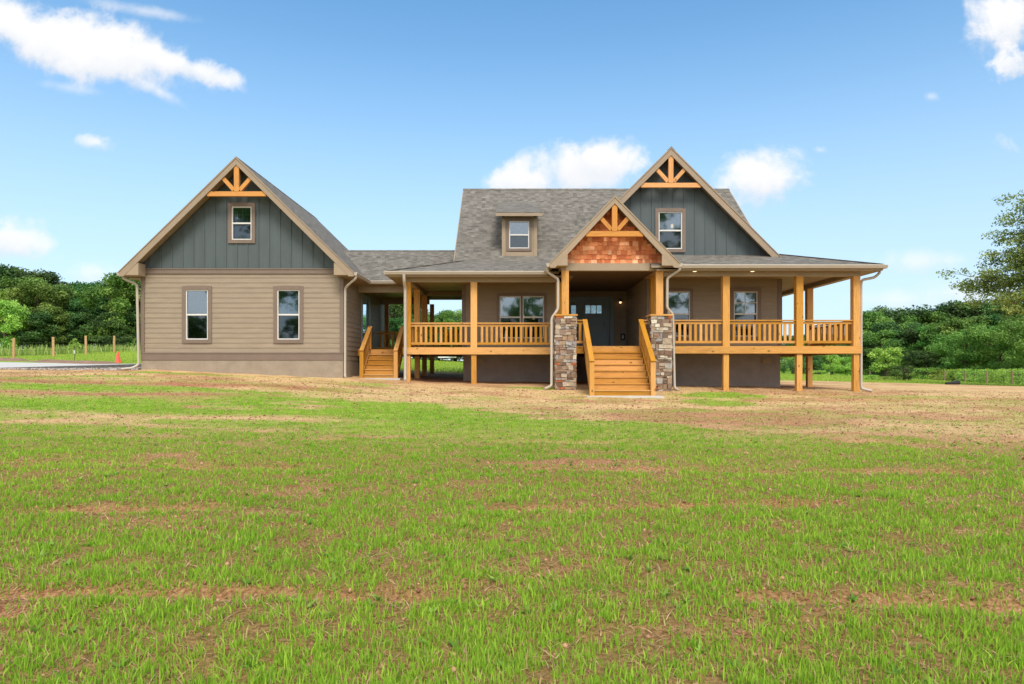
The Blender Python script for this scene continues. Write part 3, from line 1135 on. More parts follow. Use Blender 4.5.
part_box('foundation_wall', FOUND, XL + .02, RX0 - .02, YL + .02, YBK, .3, 1.949)
part_box('foundation_wall', FOUND, RX1 + .02, XR - .02, YR + .02, YBK, .3, 1.949)
part_box('foundation_wall', FOUND, RX0 - .02, RX1 + .02, YD - 1.2, YBK, .3, 1.949)
for o in [q for q in HOUSE.children if q.name.startswith('foundation_wall') and q.data.materials[0] == FOUND]:
    o['label'] = 'dark grey foundation wall under the porch'
for (x, y) in ((-1.25, YL), (-1.0, YR), (9.05, YR)):
    if x == -1.0:
        continue
    mb = MB()
    mb.box(x - .16, x + .16, y - .02, y + .03, 1.68, 1.86)
    for k in range(4):
        mb.box(x - .14, x + .14, y - .035, y - .021, 1.70 + k * .04, 1.72 + k * .04)
    mb.build('crawl_vent', BEIGE, HOUSE)

# front door with side lights
mb = MB()
P_ = front(YD)
for (a, b) in ((HD[0] - .1, HD[0]), (HD[1], HD[1] + .1), (2.72, 2.90), (3.93 - .0, 3.99)):
    lbox(mb, P_, a, b, FLOOR, HD[3] + .1, -.08, .045)
for (a, b) in ((HD[0], 2.72), (2.90, 3.93), (3.99, HD[1])):
    lbox(mb, P_, a, b, HD[3] - .06, HD[3] + .1, -.08, .05)
    lbox(mb, P_, a, b, FLOOR, FLOOR + .05, -.1, .06)
fd = mb.build('front_door', DOORP, HOUSE)
fd['label'] = 'slate blue plank front door with three small lights'
mb = MB()
zt = HD[3] - .06
lt = [(3.07 + k * .232, 3.07 + k * .232 + .205, 3.78, 4.14) for k in range(3)]
for r in rects(2.90, 3.93, FLOOR + .05, zt, lt):
    lbox(mb, P_, r[0], r[1], r[2], r[3], -.05, -.005)
for k in range(6):
    u = 2.98 + k * .174
    lbox(mb, P_, u, u + .158, FLOOR + .12, 3.68, -.004, .008)
mb.build('door_leaf', DOORP, fd)
mb = MB()
for q in lt:
    lbox(mb, P_, *q, -.03, -.024)
lbox(mb, P_, HD[0] + .05, 2.67, FLOOR + .2, zt - .05, -.03, -.024)
lbox(mb, P_, 4.03, HD[1] - .03, FLOOR + .2, zt - .05, -.03, -.024)
mb.build('door_pane', GLASS, fd)
for (a, b) in ((HD[0], 2.72), (3.99, HD[1])):
    mb = MB()
    for r in rects(a, b, FLOOR + .05, zt, [(a + .05, b - .05, FLOOR + .2, zt - .05)]):
        lbox(mb, P_, *r, -.05, -.002)
    mb.build('sidelight_frame', DOORP, fd)
mb = MB()
mb.tube([(3.84, YD - .06, 3.2), (3.84, YD - .06, 3.42)], .014, 8)
mb.tube([(3.84, YD - .06, 3.2), (3.84, YD, 3.2)], .012, 8)
mb.tube([(3.84, YD - .06, 3.42), (3.84, YD, 3.42)], .012, 8)
mb.build('door_handle', METAL, fd)
# side door of the garage on the breezeway
P_ = east(GX1)
mb = MB()
for r in rects(DOOR_G[0] - .1, DOOR_G[1] + .1, FLOOR, DOOR_G[3] + .1, [(DOOR_G[0] + .1, DOOR_G[1] - .1, FLOOR + .04, DOOR_G[3] - .05)]):
    lbox(mb, P_, *r, -.06, .045)
sd = mb.build('side_door', DOORP, HOUSE)
sd['label'] = 'dark side door with a tall glass light on the breezeway'
mb = MB()
for r in rects(DOOR_G[0] + .1, DOOR_G[1] - .1, FLOOR + .04, DOOR_G[3] - .05, [(27.25, 28.05, FLOOR + .35, 4.15)]):
    lbox(mb, P_, *r, -.05, -.01)
mb.build('door_leaf', DOORP, sd)
mb = MB()
lbox(mb, P_, 27.25, 28.05, FLOOR + .35, 4.15, -.03, -.024)
mb.build('door_pane', GLASS, sd)
mb = MB()
mb.tube([(GX1 + .06, 27.15, 3.15), (GX1, 27.15, 3.15)], .03, 10)
mb.build('door_handle', METAL, sd)

# ---- main roofs ----------------------------------------------------------
RL, RRT = -2.2, 9.85
MS = (9.65 - 5.595) / (31.1 - 26.0)
roof_slab([(RL, 26.0, 5.595), (RRT, 26.0, 5.595), (RRT, 31.1, 9.65), (RL, 31.1, 9.65)], .16, lab='steep front slope of the main shingle roof')
roof_slab([(RL, 36.9, 9.65 - MS * 5.8), (RRT, 36.9, 9.65 - MS * 5.8), (RRT, 31.1, 9.65), (RL, 31.1, 9.65)], .16)
for x in (RL, RRT):
    mb = MB()
    s = -1 if x == RL else 1
    for (y0, z0) in ((26.0, 5.595), (36.9, 9.65 - MS * 5.8)):
        mb.prism([(x, y0, z0 + .0), (x, 31.1, 9.65), (x, 31.1, 9.41), (x, y0, z0 - .22)], (s * .03, 0, 0), uvdir=(0, 1, 0))
    mb.build('rake_board', FASCIA, HOUSE)
ridge_cap((RL - .03, 31.1, 9.65), (RRT + .03, 31.1, 9.65), MS)

# big slate gable
BA, BH, BS = (5.56, 9.215), 3.85, 1.0
WB = (5.21, 6.05, 5.73, 7.05)
gable_boards(front(YR), BA[0], 3.7, BA[1] - .2, BS, 5.3, [WB], 'gable_wall', 'large slate board and batten gable above the porch roof')
window(front(YR), *WB, casing=.12, grid=False)
for s in (-1, 1):
    roof_slab([(BA[0], 23.9, BA[1]), (BA[0] + s * BH, 23.9, BA[1] - BH), (BA[0] + s * BH, 25.9, BA[1] - BH),
               (BA[0] + s * (BA[1] - 5.595), 26.0, 5.595), (BA[0], 30.55, BA[1])], .15, lab='shingle slope of the large slate gable')
    rake(23.85, BA[0], BA[1], BA[0] + s * BH, BA[1] - BH, depth=.26)
ridge_cap((BA[0], 23.83, BA[1]), (BA[0], 30.6, BA[1]), BS)
truss(23.84, BA[0], BA[1], BS, 7.98)

# shed dormer
DX0, DX1, DY = -.385, .963, 26.3
dm = MB()
DWN = (-.11, .66, 6.1, 7.15)
for r in rects(DX0, DX1, 5.75, 7.36, [DWN]):
    lbox(dm, front(DY), *r, -.1, 0)
for (x0, x1) in ((DX0, DX0 + .12), (DX1 - .12, DX1)):
    dm.prism([(x0, DY, 5.75), (x0, DY, 7.36), (x0, 29.4, 8.33), (x0, 29.4, 8.2)], (x1 - x0, 0, 0), uvdir=(0, 1, 0))
    lbox(dm, front(DY), x0 - .005, x1 + .005, 5.75, 7.3, 0, .03)
lbox(dm, front(DY), DX0 + .14, DX1 - .14, 5.8, 5.98, .001, .02)
dormer = dm.build('dormer', BEIGE, HOUSE)
dormer['label'] = 'small shed roofed dormer with one sash window'
window(front(DY), *DWN, parent=dormer, casing=.1, grid=False)
roof_slab([(-.62, 25.92, 7.42), (1.16, 25.92, 7.42), (1.16, 30.0, 8.775), (-.62, 30.0, 8.775)], .15, parent=dormer, name='dormer_roof')

# breezeway roof
PA_ = (3.29, 7.01)
roof_slab([(-5.5, 25.9, 4.80), (-4.25, 25.9, 4.80), (-1.87, 27.2, 5.55), (-1.87, 28.8, 6.45), (-7.13, 28.8, 6.45)], .14, lab='low shingle roof over the breezeway')
roof_slab([(-7.13, 28.8, 6.45), (-1.87, 28.8, 6.45), (-1.87, 31.7, 4.80), (-5.5, 31.7, 4.80)], .14)
gutter((-5.46, 25.9, 4.80), (-4.3, 25.9, 4.80), (0, -1, 0))
ridge_cap((-7.1, 28.8, 6.45), (-1.9, 28.8, 6.45), .57)
ridge_cap((PA_[0], 21.85, PA_[1]), (PA_[0], 27.3, PA_[1]), 1.034)

part_box('porch_beam', BEIGE, GX1 + .03, -3.76, 26.18, 26.38, 4.40, 4.66)
part_box('porch_beam', BEIGE, GX1 + .03, -3.76, 31.0, 31.2, 4.40, 4.66)
mb = MB()
mb.box(GX1 + .03, -3.80, 25.95, 31.6, 4.662, 4.70)
mb.build('porch_ceiling', CEIL, HOUSE)

# porch roofs
EL, ER = 23.45, 22.05
for pts, l in (([(-4.29, EL, 4.83), (2.3, EL, 4.83), (2.3, 26.0, 5.595), (-1.74, 26.0, 5.595)], 'low front shingle slope over the left half of the porch'),
               ([(-4.29, EL, 4.83), (-1.86, 25.88, 5.559), (-1.86, 28.95, 5.559), (-4.29, 28.95, 4.83)], None),
               ([(4.5, ER, 4.84), (12.0, ER, 4.84), (9.45, 24.6, 5.605), (4.5, 24.6, 5.605)], 'low front shingle slope over the right half of the porch'),
               ([(12.0, ER, 4.84), (12.0, 32.2, 4.84), (9.45, 32.2, 5.605), (9.45, 24.6, 5.605)], None)):
    roof_slab(pts, .10, lab=l)
for a, b in (((-4.29, EL, 4.84), (-1.86, 25.88, 5.569)), ((12.0, ER, 4.85), (9.45, 24.6, 5.615))):
    mb = MB()
    mb.beam(a, b, .2, .02)
    mb.build('hip_cap', SHINGLE, HOUSE)
# fascia boards
part_box('fascia_board', FASCIA, -4.28, 1.22, EL + .002, EL + .04, 4.64, 4.735)
part_box('fascia_board', FASCIA, -4.285, -4.245, EL + .041, 28.9, 4.64, 4.735)
part_box('fascia_board', FASCIA, 5.36, 11.98, ER + .002, ER + .04, 4.65, 4.745)
part_box('fascia_board', FASCIA, 11.945, 11.985, ER + .041, 32.1, 4.65, 4.745)
gutter((-4.36, EL, 4.815), (1.2, EL, 4.815), (0, -1, 0))
gutter((-4.29, EL, 4.815), (-4.29, 28.9, 4.815), (-1, 0, 0))
gutter((5.38, ER, 4.825), (12.08, ER, 4.825), (0, -1, 0))
gutter((12.0, ER, 4.825), (12.0, 32.1, 4.825), (1, 0, 0))
# level ceilings
part_box('porch_ceiling', CEIL, -4.24, 2.1, EL + .04, YL - .03, 4.645, 4.68)
part_box('porch_ceiling', CEIL, -4.24, XL - .03, YL - .03, 28.9, 4.645, 4.68)
part_box('porch_ceiling', CEIL, RX1 - .1, 11.94, ER + .04, YR - .04, 4.655, 4.69)
part_box('porch_ceiling', CEIL, XR + .03, 11.94, YR - .04, 32.1, 4.655, 4.69)
part_box('porch_ceiling', DARKCEIL, 1.6, 5.1, 22.5, 25.6, 4.70, 4.74)
part_box('porch_ceiling', DARKCEIL, RX0, RX1, 25.6, YD, 4.70, 4.74)
# beams on the posts
part_box('porch_beam', BEIGE, -3.76, 1.75, 23.8, 24.0, 4.50, 4.644)
part_box('porch_beam', BEIGE, -3.75, -3.55, 24.001, 28.5, 4.50, 4.644)
part_box('porch_beam', BEIGE, -3.549, XL - .03, 28.3, 28.5, 4.50, 4.644)
part_box('porch_beam', BEIGE, 4.72, 11.42, 22.4, 22.6, 4.51, 4.654)
part_box('porch_beam', BEIGE, 11.21, 11.41, 22.601, 31.4, 4.51, 4.654)

# portico
PA, PH = (3.29, 7.01), 2.07
PS = (7.01 - 4.87) / PH
PY = 21.9
for s in (-1, 1):
    yb = 27.3 if s < 0 else 24.28
    roof_slab([(PA[0], PY, PA[1]), (PA[0] + s * PH, PY, 4.87), (PA[0] + s * PH, 23.9 if s < 0 else 22.6, 4.87), (PA[0] + s * .15, yb, PA[1] - .15 * PS), (PA[0], yb, PA[1])], .13,
              lab='shingle slope of the entry portico')
    rake(PY - .05, PA[0], PA[1], PA[0] + s * PH, 4.87, depth=.22, mat=BEIGE)
    mb = MB()
    xt, xi = PA[0] + s * 2.055, PA[0] + s * 1.51
    mb.prism([(xt, PY - .045, 4.78), (xi, PY - .045, 4.78), (xi, PY - .045, PA[1] - .26 - 1.51 * PS), (xt, PY - .045, 4.83)], (0, .05, 0))
    mb.prism([(xt, PY + .006, 4.78), (xi, PY + .006, 4.78), (xi, PY + .006, 4.81), (xt, PY + .006, 4.81)], (0, .6, 0))
    mb.build('eave_return', BEIGE, HOUSE)
    gutter((PA[0] + s * 2.07, PY + .02, 4.86), (PA[0] + s * 2.07, 23.3 if s < 0 else ER - .14, 4.86), (s, 0, 0))
truss(PY - .06, PA[0], PA[1], PS, 5.89, tie=.17, depth=.25, post=.17, diag=.13)

part_box('portico_beam', BEIGE, 1.60, 4.98, 22.28, 22.5, 4.68, 4.92)
part_box('portico_beam', BEIGE, 1.60, 1.82, 22.501, 24.0, 4.70, 4.90)
part_box('portico_beam', BEIGE, 4.76, 4.98, 22.501, 24.2, 4.70, 4.90)
# cedar shakes
sh = MB()
sh.prism([(1.55, 22.40, 4.921), (5.03, 22.40, 4.921), (5.03, 22.40, PA[1] - .15 - 1.74 * PS), (PA[0], 22.40, PA[1] - .15), (1.55, 22.40, PA[1] - .15 - 1.74 * PS)], (0, .08, 0), col=(.3, .16, .09))
row, z = 0, 4.925
while z < PA[1] - .3:
    hw = min(1.72, (PA[1] - .16 - z) / PS)
    x = PA[0] - hw - random.uniform(0, .1)
    while x < PA[0] + hw - .02:
        w = random.uniform(.09, .21)
        x1 = min(x + w - .006, PA[0] + hw)
        x0 = max(x, PA[0] - hw)
        if x1 - x0 > .02:
            c = random.choice([lin(206, 128, 84), lin(194, 112, 70), lin(220, 146, 100), lin(178, 98, 62), lin(212, 136, 92), lin(230, 170, 128)])
            k = random.uniform(1.08, 1.4)
            c = tuple(q * k for q in c[:3])
            dz = random.uniform(-.012, .012)
            hgt = .21
            ztop = min(z + hgt, PA[1] - .14 - max(abs(x0 - PA[0]), abs(x1 - PA[0])) * PS)
            if ztop > z + dz + .03:
                d0, d1 = .035 + random.uniform(0, .01), .006
                yb = 22.399
                sh.hexa([(x0, yb - d0, z + dz), (x1, yb - d0, z + dz), (x1, yb, z + dz), (x0, yb, z + dz),
                         (x0, yb - d1, ztop), (x1, yb - d1, ztop), (x1, yb, ztop), (x0, yb, ztop)], 0, c)
        x += w
    z += .145
    row += 1
o = sh.build('gable_wall', SHAKE, HOUSE, use_col=True)
o['label'] = 'reddish cedar shake gable of the portico'


# stone pillars
def stone_pillar(xc, yc, half=.335, z0=.55, z1=3.19):
    core = MB()
    core.box(xc - half + .03, xc + half - .03, yc - half + .03, yc + half - .03, z0, z1)
    p = core.build('stone_pillar', MORTAR, HOUSE)
    st = MB()
    pal = [lin(160, 136, 112), lin(138, 110, 92), lin(182, 164, 142), lin(150, 124, 100), lin(168, 162, 154), lin(124, 102, 86), lin(190, 174, 152), lin(146, 122, 104), lin(200, 190, 172), lin(132, 112, 98), lin(156, 150, 146)]
    for side in range(4):
        if side == 2:
            continue
        def P(u, v, d, side=side):
            if side == 0:
                return (xc + u, yc - half - d, v)
            if side == 1:
                return (xc + half + d, yc + u, v)
            return (xc - half - d, yc - u, v)
        z = z0
        while z < z1 - .01:
            h = random.choice([.055, .07, .09, .11, .14, .19])
            h = min(h, z1 - z)
            if z1 - z - h < .05:
                h = z1 - z
            u = -half
            while u < half - .01:
                w = random.uniform(.07, .25) * (1.2 if h < .1 else 1)
                if half - u - w < .07:
                    w = half - u
                cuts = [(z, z + h)]
                if h > .14 and random.random() < .5:
                    k = z + h * random.uniform(.4, .6)
                    cuts = [(z, k), (k, z + h)]
                for (a, b) in cuts:
                    c = random.choice(pal)
                    if random.random() < .03:
                        c = lin(178, 104, 66)
                    k = random.uniform(.75, 1.12)
                    c = tuple(q * k for q in c[:3])
                    g = .006
                    d = random.uniform(.0, .028)
                    j = lambda: random.uniform(-.014, .014)
                    st.hexa([P(u + g + j(), a + g + j(), -.05), P(u + w - g + j(), a + g + j(), -.05), P(u + w - g + j(), a + g + j(), d), P(u + g + j(), a + g + j(), d + j()),
                             P(u + g + j(), b - g + j(), -.05), P(u + w - g + j(), b - g + j(), -.05), P(u + w - g + j(), b - g + j(), d), P(u + g + j(), b - g + j(), d + j())], 0, c)
                u += w
            z += h
    st.build('stone_facing', STONE, p, use_col=True)
    cap = MB()
    cap.box(xc - half - .04, xc + half + .04, yc - half - .04, yc + half + .04, z1 + .001, z1 + .05)
    cap.build('pillar_cap', WOOD, p)
    return p


stone_pillar(1.745, 22.44)
stone_pillar(4.835, 22.44)


# ---- posts, deck, railings ----------------------------------------------
def post(x, y, z0, z1, w=.2, name='porch_post', parent=None):
    mb = MB()
    mb.box(x - w / 2, x + w / 2, y - w / 2, y + w / 2, z0, z1)
    return mb.build(name, WOOD, parent or HOUSE)


LP = [(-3.64, 23.9), (-1.33, 23.9)]
RP = [(7.03, 22.5), (9.44, 22.5), (11.31, 22.5)]
SIDE = [(-3.64, 26.25), (-3.64, 28.4), (11.31, 26.0), (11.31, 31.3)]
for (x, y) in LP + RP + SIDE:
    up = post(x, y, FLOOR - .015, 4.50 if x < 4 else 4.51, .225)
    post(x, y, gz(x, y) - .25, FLOOR - .05 - .22, .18, 'post_base', up)
post(1.74, 22.4, 3.241, 4.679, .23)
post(4.82, 22.4, 3.241, 4.679, .23)
post(1.63, 23.9, FLOOR - .015, 4.70, .2)
post(4.87, 23.45, FLOOR - .015, 4.70, .23)
post(-5.7, 31.1, .9, 4.4, .18)
post(-3.64, 31.1, .9, 4.4, .18)

mb = MB()


def deck_area(x0, x1, y0, y1, along='x'):
    n = int((y1 - y0 if along == 'x' else x1 - x0) / .144)
    for k in range(n):
        if along == 'x':
            a = y0 + k * .144
            mb.box(x0, x1, a, a + .139, FLOOR - .028, FLOOR)
        else:
            a = x0 + k * .144
            mb.box(a, a + .139, y0, y1, FLOOR - .028, FLOOR)


deck_area(-3.76, RX0 - .01, 23.80, YL - .04, 'y')
deck_area(-3.76, XL - .03, YL - .03, 28.55, 'x')
deck_area(RX0, RX1 + .3, 22.42, 24.2, 'y')
deck_area(RX0 + .04, RX1 - .04, 24.21, YD - .06, 'y')
deck_area(RX1 + .31, 11.43, 22.42, YR - .05, 'y')
deck_area(XR + .04, 11.43, YR - .04, 31.4, 'x')
deck_area(GX1 + .03, -3.78, 26.2, 29.6, 'y')
mb.build('porch_floor', WOODR, HOUSE)
for (x0, x1, y0, y1) in ((-3.77, 2.09, 23.76, 23.798), (-3.80, -3.762, 23.76, 28.58), (2.0, 2.36, 22.36, 22.40), (4.30, 11.46, 22.36, 22.40), (11.432, 11.47, 22.41, 31.42),
                         (GX1 + .03, -3.81, 26.16, 26.198), (GX1 + .03, -3.81, 29.602, 29.64), (-3.76, XL - .03, 28.56, 28.6)):
    mb = MB()
    mb.box(x0, x1, y0, y1, FLOOR - .245, FLOOR - .001)
    mb.build('rim_board', WOODR, HOUSE)
# joists under the deck
for k in range(13):
    x = -3.5 + k * .45
    part_box('floor_joist', WOODR, x - .02, x + .02, 23.8, YL - .03, FLOOR - .23, FLOOR - .03)
for k in range(15):
    x = 4.9 + k * .45
    part_box('floor_joist', WOODR, x - .02, x + .02, 22.41, YR - .03, FLOOR - .23, FLOOR - .03)

BAL = MB()
BAL.box(-.043, .043, -.018, .018, 0, .64)
PROTO = {}


def railing(a, b, z=FLOOR, n=None, zb=None, lab=None):
    """straight guard rail from a to b (x, y): two top boards, bottom rail, flat balusters as sub-parts"""
    a, b = Vector((a[0], a[1], 0)), Vector((b[0], b[1], 0))
    L = (b - a).length
    d = (b - a) / L
    mb = MB()
    for (z0, h, w) in ((.845, .04, .13), (.765, .075, .04)):
        mb.beam(a + Vector((0, 0, z + z0)), b + Vector((0, 0, z + z0)), w, h)
    r = mb.build('porch_railing', WOODR, HOUSE)
    mb = MB()
    mb.beam(a + Vector((0, 0, z + .135)), b + Vector((0, 0, z + .135)), .04, .08)
    mb.build('bottom_rail', WOODR, r)
    n = n or max(1, int(round(L / .175)) - 1)
    for k in range(n):
        p = a + d * (L * (k + 1) / (n + 1))
        m2 = MB()
        s = Vector((-d.y, d.x, 0)) * .022
        c0 = p + s * 1.9 * 0 + Vector((0, 0, z + .176))
        if 'b' not in PROTO or True:
            m2.beam(c0, c0 + Vector((0, 0, .55)), .085, .036, up=(-d.y, d.x, 0))
        m2.build('baluster', WOODR, r)
    return r


railing((-3.53, 23.9), (-1.44, 23.9))
railing((-1.22, 23.9), (1.52, 23.9))
railing((5.17, 22.5), (6.92, 22.5))
railing((7.14, 22.5), (9.33, 22.5))
railing((9.55, 22.5), (11.2, 22.5))
railing((11.31, 22.61), (11.31, 25.89))
railing((-3.64, 24.01), (-3.64, 26.14))
railing((-3.53, 28.4), (-1.9, 28.4))
railing((-5.85, 29.55), (-3.75, 29.55))
railing((2.085, 22.5), (2.4, 22.5), n=1)
railing((4.24, 22.5), (4.48, 22.5), n=1)


# ---- stairs --------------------------------------------------------------
def stairs(x0, x1, ytop, ztop, rise, run, n, lab, lead=0.0):
    """n risers down towards the viewer from (ytop, ztop)"""
    root = empty('porch_stairs', ((x0 + x1) / 2, ytop, ztop - rise * n), HOUSE)
    root['label'] = lab
    for k in range(n):
        zk, yk = ztop - rise * k, ytop - run * k
        mb = MB()
        mb.box(x0 + .045, x1 - .045, yk + .002, yk + .03, zk - rise + .002, zk - .045 if k else zk - .03)
        mb.build('riser', WOODR, root)
        if k < n - 1:
            mb = MB()
            mb.box(x0 + .045, x1 - .045, yk - run - .025, yk, zk - rise - .038, zk - rise)
            mb.build('tread', WOODR, root)
    yb, zb = ytop - run * (n - 1), ztop - rise * (n - 1)
    zg = zb - rise
    for x in (x0, x1):
        mb = MB()
        # stringer
        mb.prism([(x - .02, ytop, ztop - .03), (x - .02, yb + .05, zb), (x - .02, yb + .05, zg), (x - .02, yb + .3, zg), (x - .02, ytop, ztop - .38)], (.04, 0, 0), uvdir=(0, run, rise))
        mb.build('stringer', WOODR, root)
        mb = MB()
        mb.box(x - .07, x + .07, yb - .07, yb + .07, zg - .02, zb + .83)
        mb.build('newel_post', WOODR, root)
        mb = MB()
        mb.box(x - .06, x + .06, ytop + .02, ytop + .14, ztop - .2, ztop + .80)
        mb.build('newel_post', WOODR, root)
        mb = MB()
        mb.beam((x, yb - .09, zb + .852), (x, ytop + .16, ztop + .87), .15, .042)
        mb.beam((x, yb + .07, zb + .77), (x, ytop + .02, ztop + .77), .04, .09)
        mb.beam((x, yb + .07, zb + .20), (x, ytop + .02, ztop + .15), .04, .09)
        hr = mb.build('handrail', WOODR, root)
        for k in range(1, 2 * n - 2):
            f = k / (2 * n - 2)
            y = yb + .07 + (ytop - yb - .05) * f
            z = zb + (ztop - zb) * f
            mb = MB()
            mb.box(x - .018, x + .018, y - .043, y + .043, z + .22, z + .73)
            mb.build('baluster', WOODR, root)
    return root


stairs(2.40, 4.24, 22.34, FLOOR, .197, .255, 8, 'wide pine stairs up to the front door')
stairs(-5.46, -4.22, 26.14, FLOOR, .19, .26, 6, 'narrow pine stairs up to the breezeway')
mb = MB()
mb.box(2.2, 4.46, 20.0, 21.0, .45, .668)
o = mb.build('stair_pad', CONC, None)
tag(o, 'pale concrete landing pad at the foot of the front stairs', 'concrete pad')
mb = MB()
mb.box(-6.2, -4.0, 24.4, 25.0, .85, gz(-5, 24.6) + .03)
o = mb.build('stair_pad', CONC, None)
tag(o, 'thin concrete strip at the foot of the breezeway stairs', 'concrete pad')

# ---- downspouts ----------------------------------------------------------
gl_ = gz(-13.2, 23.8)
downspout([(-13.45, 23.62, 4.69), (-13.45, 23.62, 4.60), (-13.10, 23.86, 4.42), (-13.06, 23.9, 1.62), (-13.22, 23.8, 1.5), (-13.5, 23.6, 1.46)], .045)
gr_ = gz(-5.9, 23.9)
downspout([(-5.40, 23.62, 4.72), (-5.40, 23.62, 4.60), (-5.66, 23.74, 4.42), (-5.84, 23.92, 4.30), (-5.85, 23.93, gr_ + .08), (-5.80, 23.8, gr_ + .02)], .045)
gp = gz(-3.6, 23.6)
downspout([(-3.70, 23.39, 4.71), (-3.70, 23.42, 4.5), (-3.70, 23.66, 4.25), (-3.70, 23.68, gp + .12), (-3.68, 23.5, gp + .04)], .055)
gp = gz(1.3, 22)
downspout([(1.15, 22.2, 4.76), (1.15, 22.2, 4.62), (1.40, 22.24, 4.46), (1.50, 22.24, 4.40), (1.50, 22.24, 3.42), (1.29, 22.2, 3.12), (1.28, 22.12, gp + .14), (1.05, 21.95, gp + .05)], .045)
gp = gz(5.3, 22)
downspout([(5.40, 21.98, 4.76), (5.40, 21.98, 4.66), (5.20, 22.14, 4.52), (5.05, 22.2, 4.42), (5.05, 22.24, 3.46), (5.25, 22.3, 3.26), (5.32, 22.36, gp + .12), (5.42, 22.2, gp + .04)], .045)
gp = gz(11.5, 22.4)
downspout([(12.06, 22.4, 4.72), (12.06, 22.4, 4.62), (11.90, 22.42, 4.47), (11.52, 22.46, 4.40), (11.49, 22.48, 4.3), (11.49, 22.48, gp + .1), (11.75, 22.3, gp + .03)], .045)

# ---- fittings on the walls ----------------------------------------------


def wall_lamp(x, y, z, label):
    r = empty('wall_lamp', (x, y, z - .12))
    tag(r, label, 'wall lamp', 'lit lamps beside the front door')
    mb = MB()
    mb.box(x - .05, x + .05, y - .025, y, z - .12, z + .12)
    mb.tube([(x, y - .02, z + .08), (x, y - .12, z + .10)], .012, 8)
    mb.build('bracket', METAL, r)
    mb = MB()
    mb.tube([(x, y - .12, z + .11), (x, y - .12, z + .09), (x, y - .12, z - .02)], [.02, .055, .075], 14)
    mb.build('lamp_shade', METAL, r)
    mb = MB()
    mb.tube([(x, y - .12, z - .015), (x, y - .12, z - .05), (x, y - .12, z - .09)], [.035, .05, .02], 12)
    mb.build('bulb', LAMP, r)


wall_lamp(4.50, YD - .025, 4.27, 'small lit wall lamp between the front door and the right recess corner')
wall_lamp(2.26, YD - .025, 4.27, 'small lit wall lamp left of the front door')
mb = MB()
mb.box(4.52, 4.70, YD - .08, YD - .03, 2.66, 2.93, 0)
mb.box(4.575, 4.645, YD - .09, YD - .081, 2.72, 2.87, 1)
o = mb.build('outlet_box', [BLACK, WHITE], None)
tag(o, 'dark outlet box with white cover low on the recessed entry wall', 'outlet')
for (x, y, z, l) in ((5.95, 22.24, 4.655, 'recessed soffit light above the window next to the stone pillar'),
                     (7.83, 22.24, 4.655, 'recessed soffit light above the window at the right porch end')):
    mb = MB()
    mb.tube([(x, y, z - .012), (x, y, z - .002)], .085, 20, 0)
    rt = mb.build('soffit_light', WHITE, None)
    tag(rt, l, 'soffit light', 'small soffit lights under the porch eave')
    mb = MB()
    mb.tube([(x, y, z - .016), (x, y, z - .013)], .06, 20, 0)
    mb.build('lens', LAMP2, rt)
# pendant lamps in the rooms behind the glass
for (x, y, z, zc, l) in ((.46, 27.2, 3.52, 4.96, 'warm pendant lamp seen through the left sash of the twin window'),
                         (.86, 27.2, 3.50, 4.96, 'warm pendant lamp seen through the right sash of the twin window'),
                         (6.0, 25.6, 6.82, 8.6, 'warm ceiling lamp seen through the window in the big slate gable')):
    rt = empty('pendant_lamp', (x, y, z - .08))
    tag(rt, l, 'pendant lamp', 'lit lamps inside the rooms')
    mb = MB()
    mb.tube([(x, y, zc), (x, y, z + .06)], .008, 6)
    mb.build('cord', METAL, rt)
    mb = MB()
    mb.tube([(x, y, z + .08), (x, y, z + .05), (x, y, z), (x, y, z - .05), (x, y, z - .075)], [.02, .045, .055, .045, .02], 14)
    mb.build('lamp_shade', LAMP, rt)


# ------------------------------------------------------------------ trees
def leaf_mat(name, c_dark, c_mid, c_light):
    m, t, b = new_mat(name, 0.6, 0.2)
    a = t.new('ShaderNodeAttribute', attribute_name='Col')
    sp = t.new('ShaderNodeSeparateColor')
    t.l.new(a.outputs['Color'], sp.inputs[0])
    c = t.ramp(sp.outputs['Red'], [(0.05, c_dark), (0.5, c_mid), (0.95, c_light)])
    oi = t.new('ShaderNodeObjectInfo')
    hv = t.new('ShaderNodeHueSaturation')
    t.put(hv.inputs['Color'], c)
    t.put(hv.inputs['Hue'], t.math('MULTIPLY_ADD', oi.outputs['Random'], .055, .468))
    t.put(hv.inputs['Value'], t.math('MULTIPLY_ADD', oi.outputs['Random'], .45, .86))
    hv.inputs['Saturation'].default_value = .92
    t.l.new(hv.outputs['Color'], b.inputs['Base Color'])
    tl = t.new('ShaderNodeBsdfTranslucent')
    t.l.new(hv.outputs['Color'], tl.inputs['Color'])
    mx = t.new('ShaderNodeMixShader')
    mx.inputs[0].default_value = 0.3
    t.l.new(b.outputs[0], mx.inputs[1])
    t.l.new(tl.outputs[0], mx.inputs[2])
    t.l.new(mx.outputs[0], t.n['Material Output'].inputs['Surface'])
    return m


LEAF_DEEP = leaf_mat('deep_leaves', lin(40, 72, 32), lin(66, 104, 46), lin(104, 140, 64))  # leaf colours lightened in place of slight haze over the far trees
LEAF_MID = leaf_mat('mid_leaves', lin(62, 100, 32), lin(96, 142, 48), lin(138, 174, 70))
LEAF_LIGHT = leaf_mat('light_leaves', lin(94, 132, 38), lin(136, 174, 52), lin(176, 202, 84))
LEAF_OAK = leaf_mat('oak_leaves', lin(82, 110, 42), lin(122, 148, 62), lin(160, 180, 96))
BARK = painted('bark', lin(92, 78, 66), 0.3, 0.95, 5, stretch=(1, 1, .3))


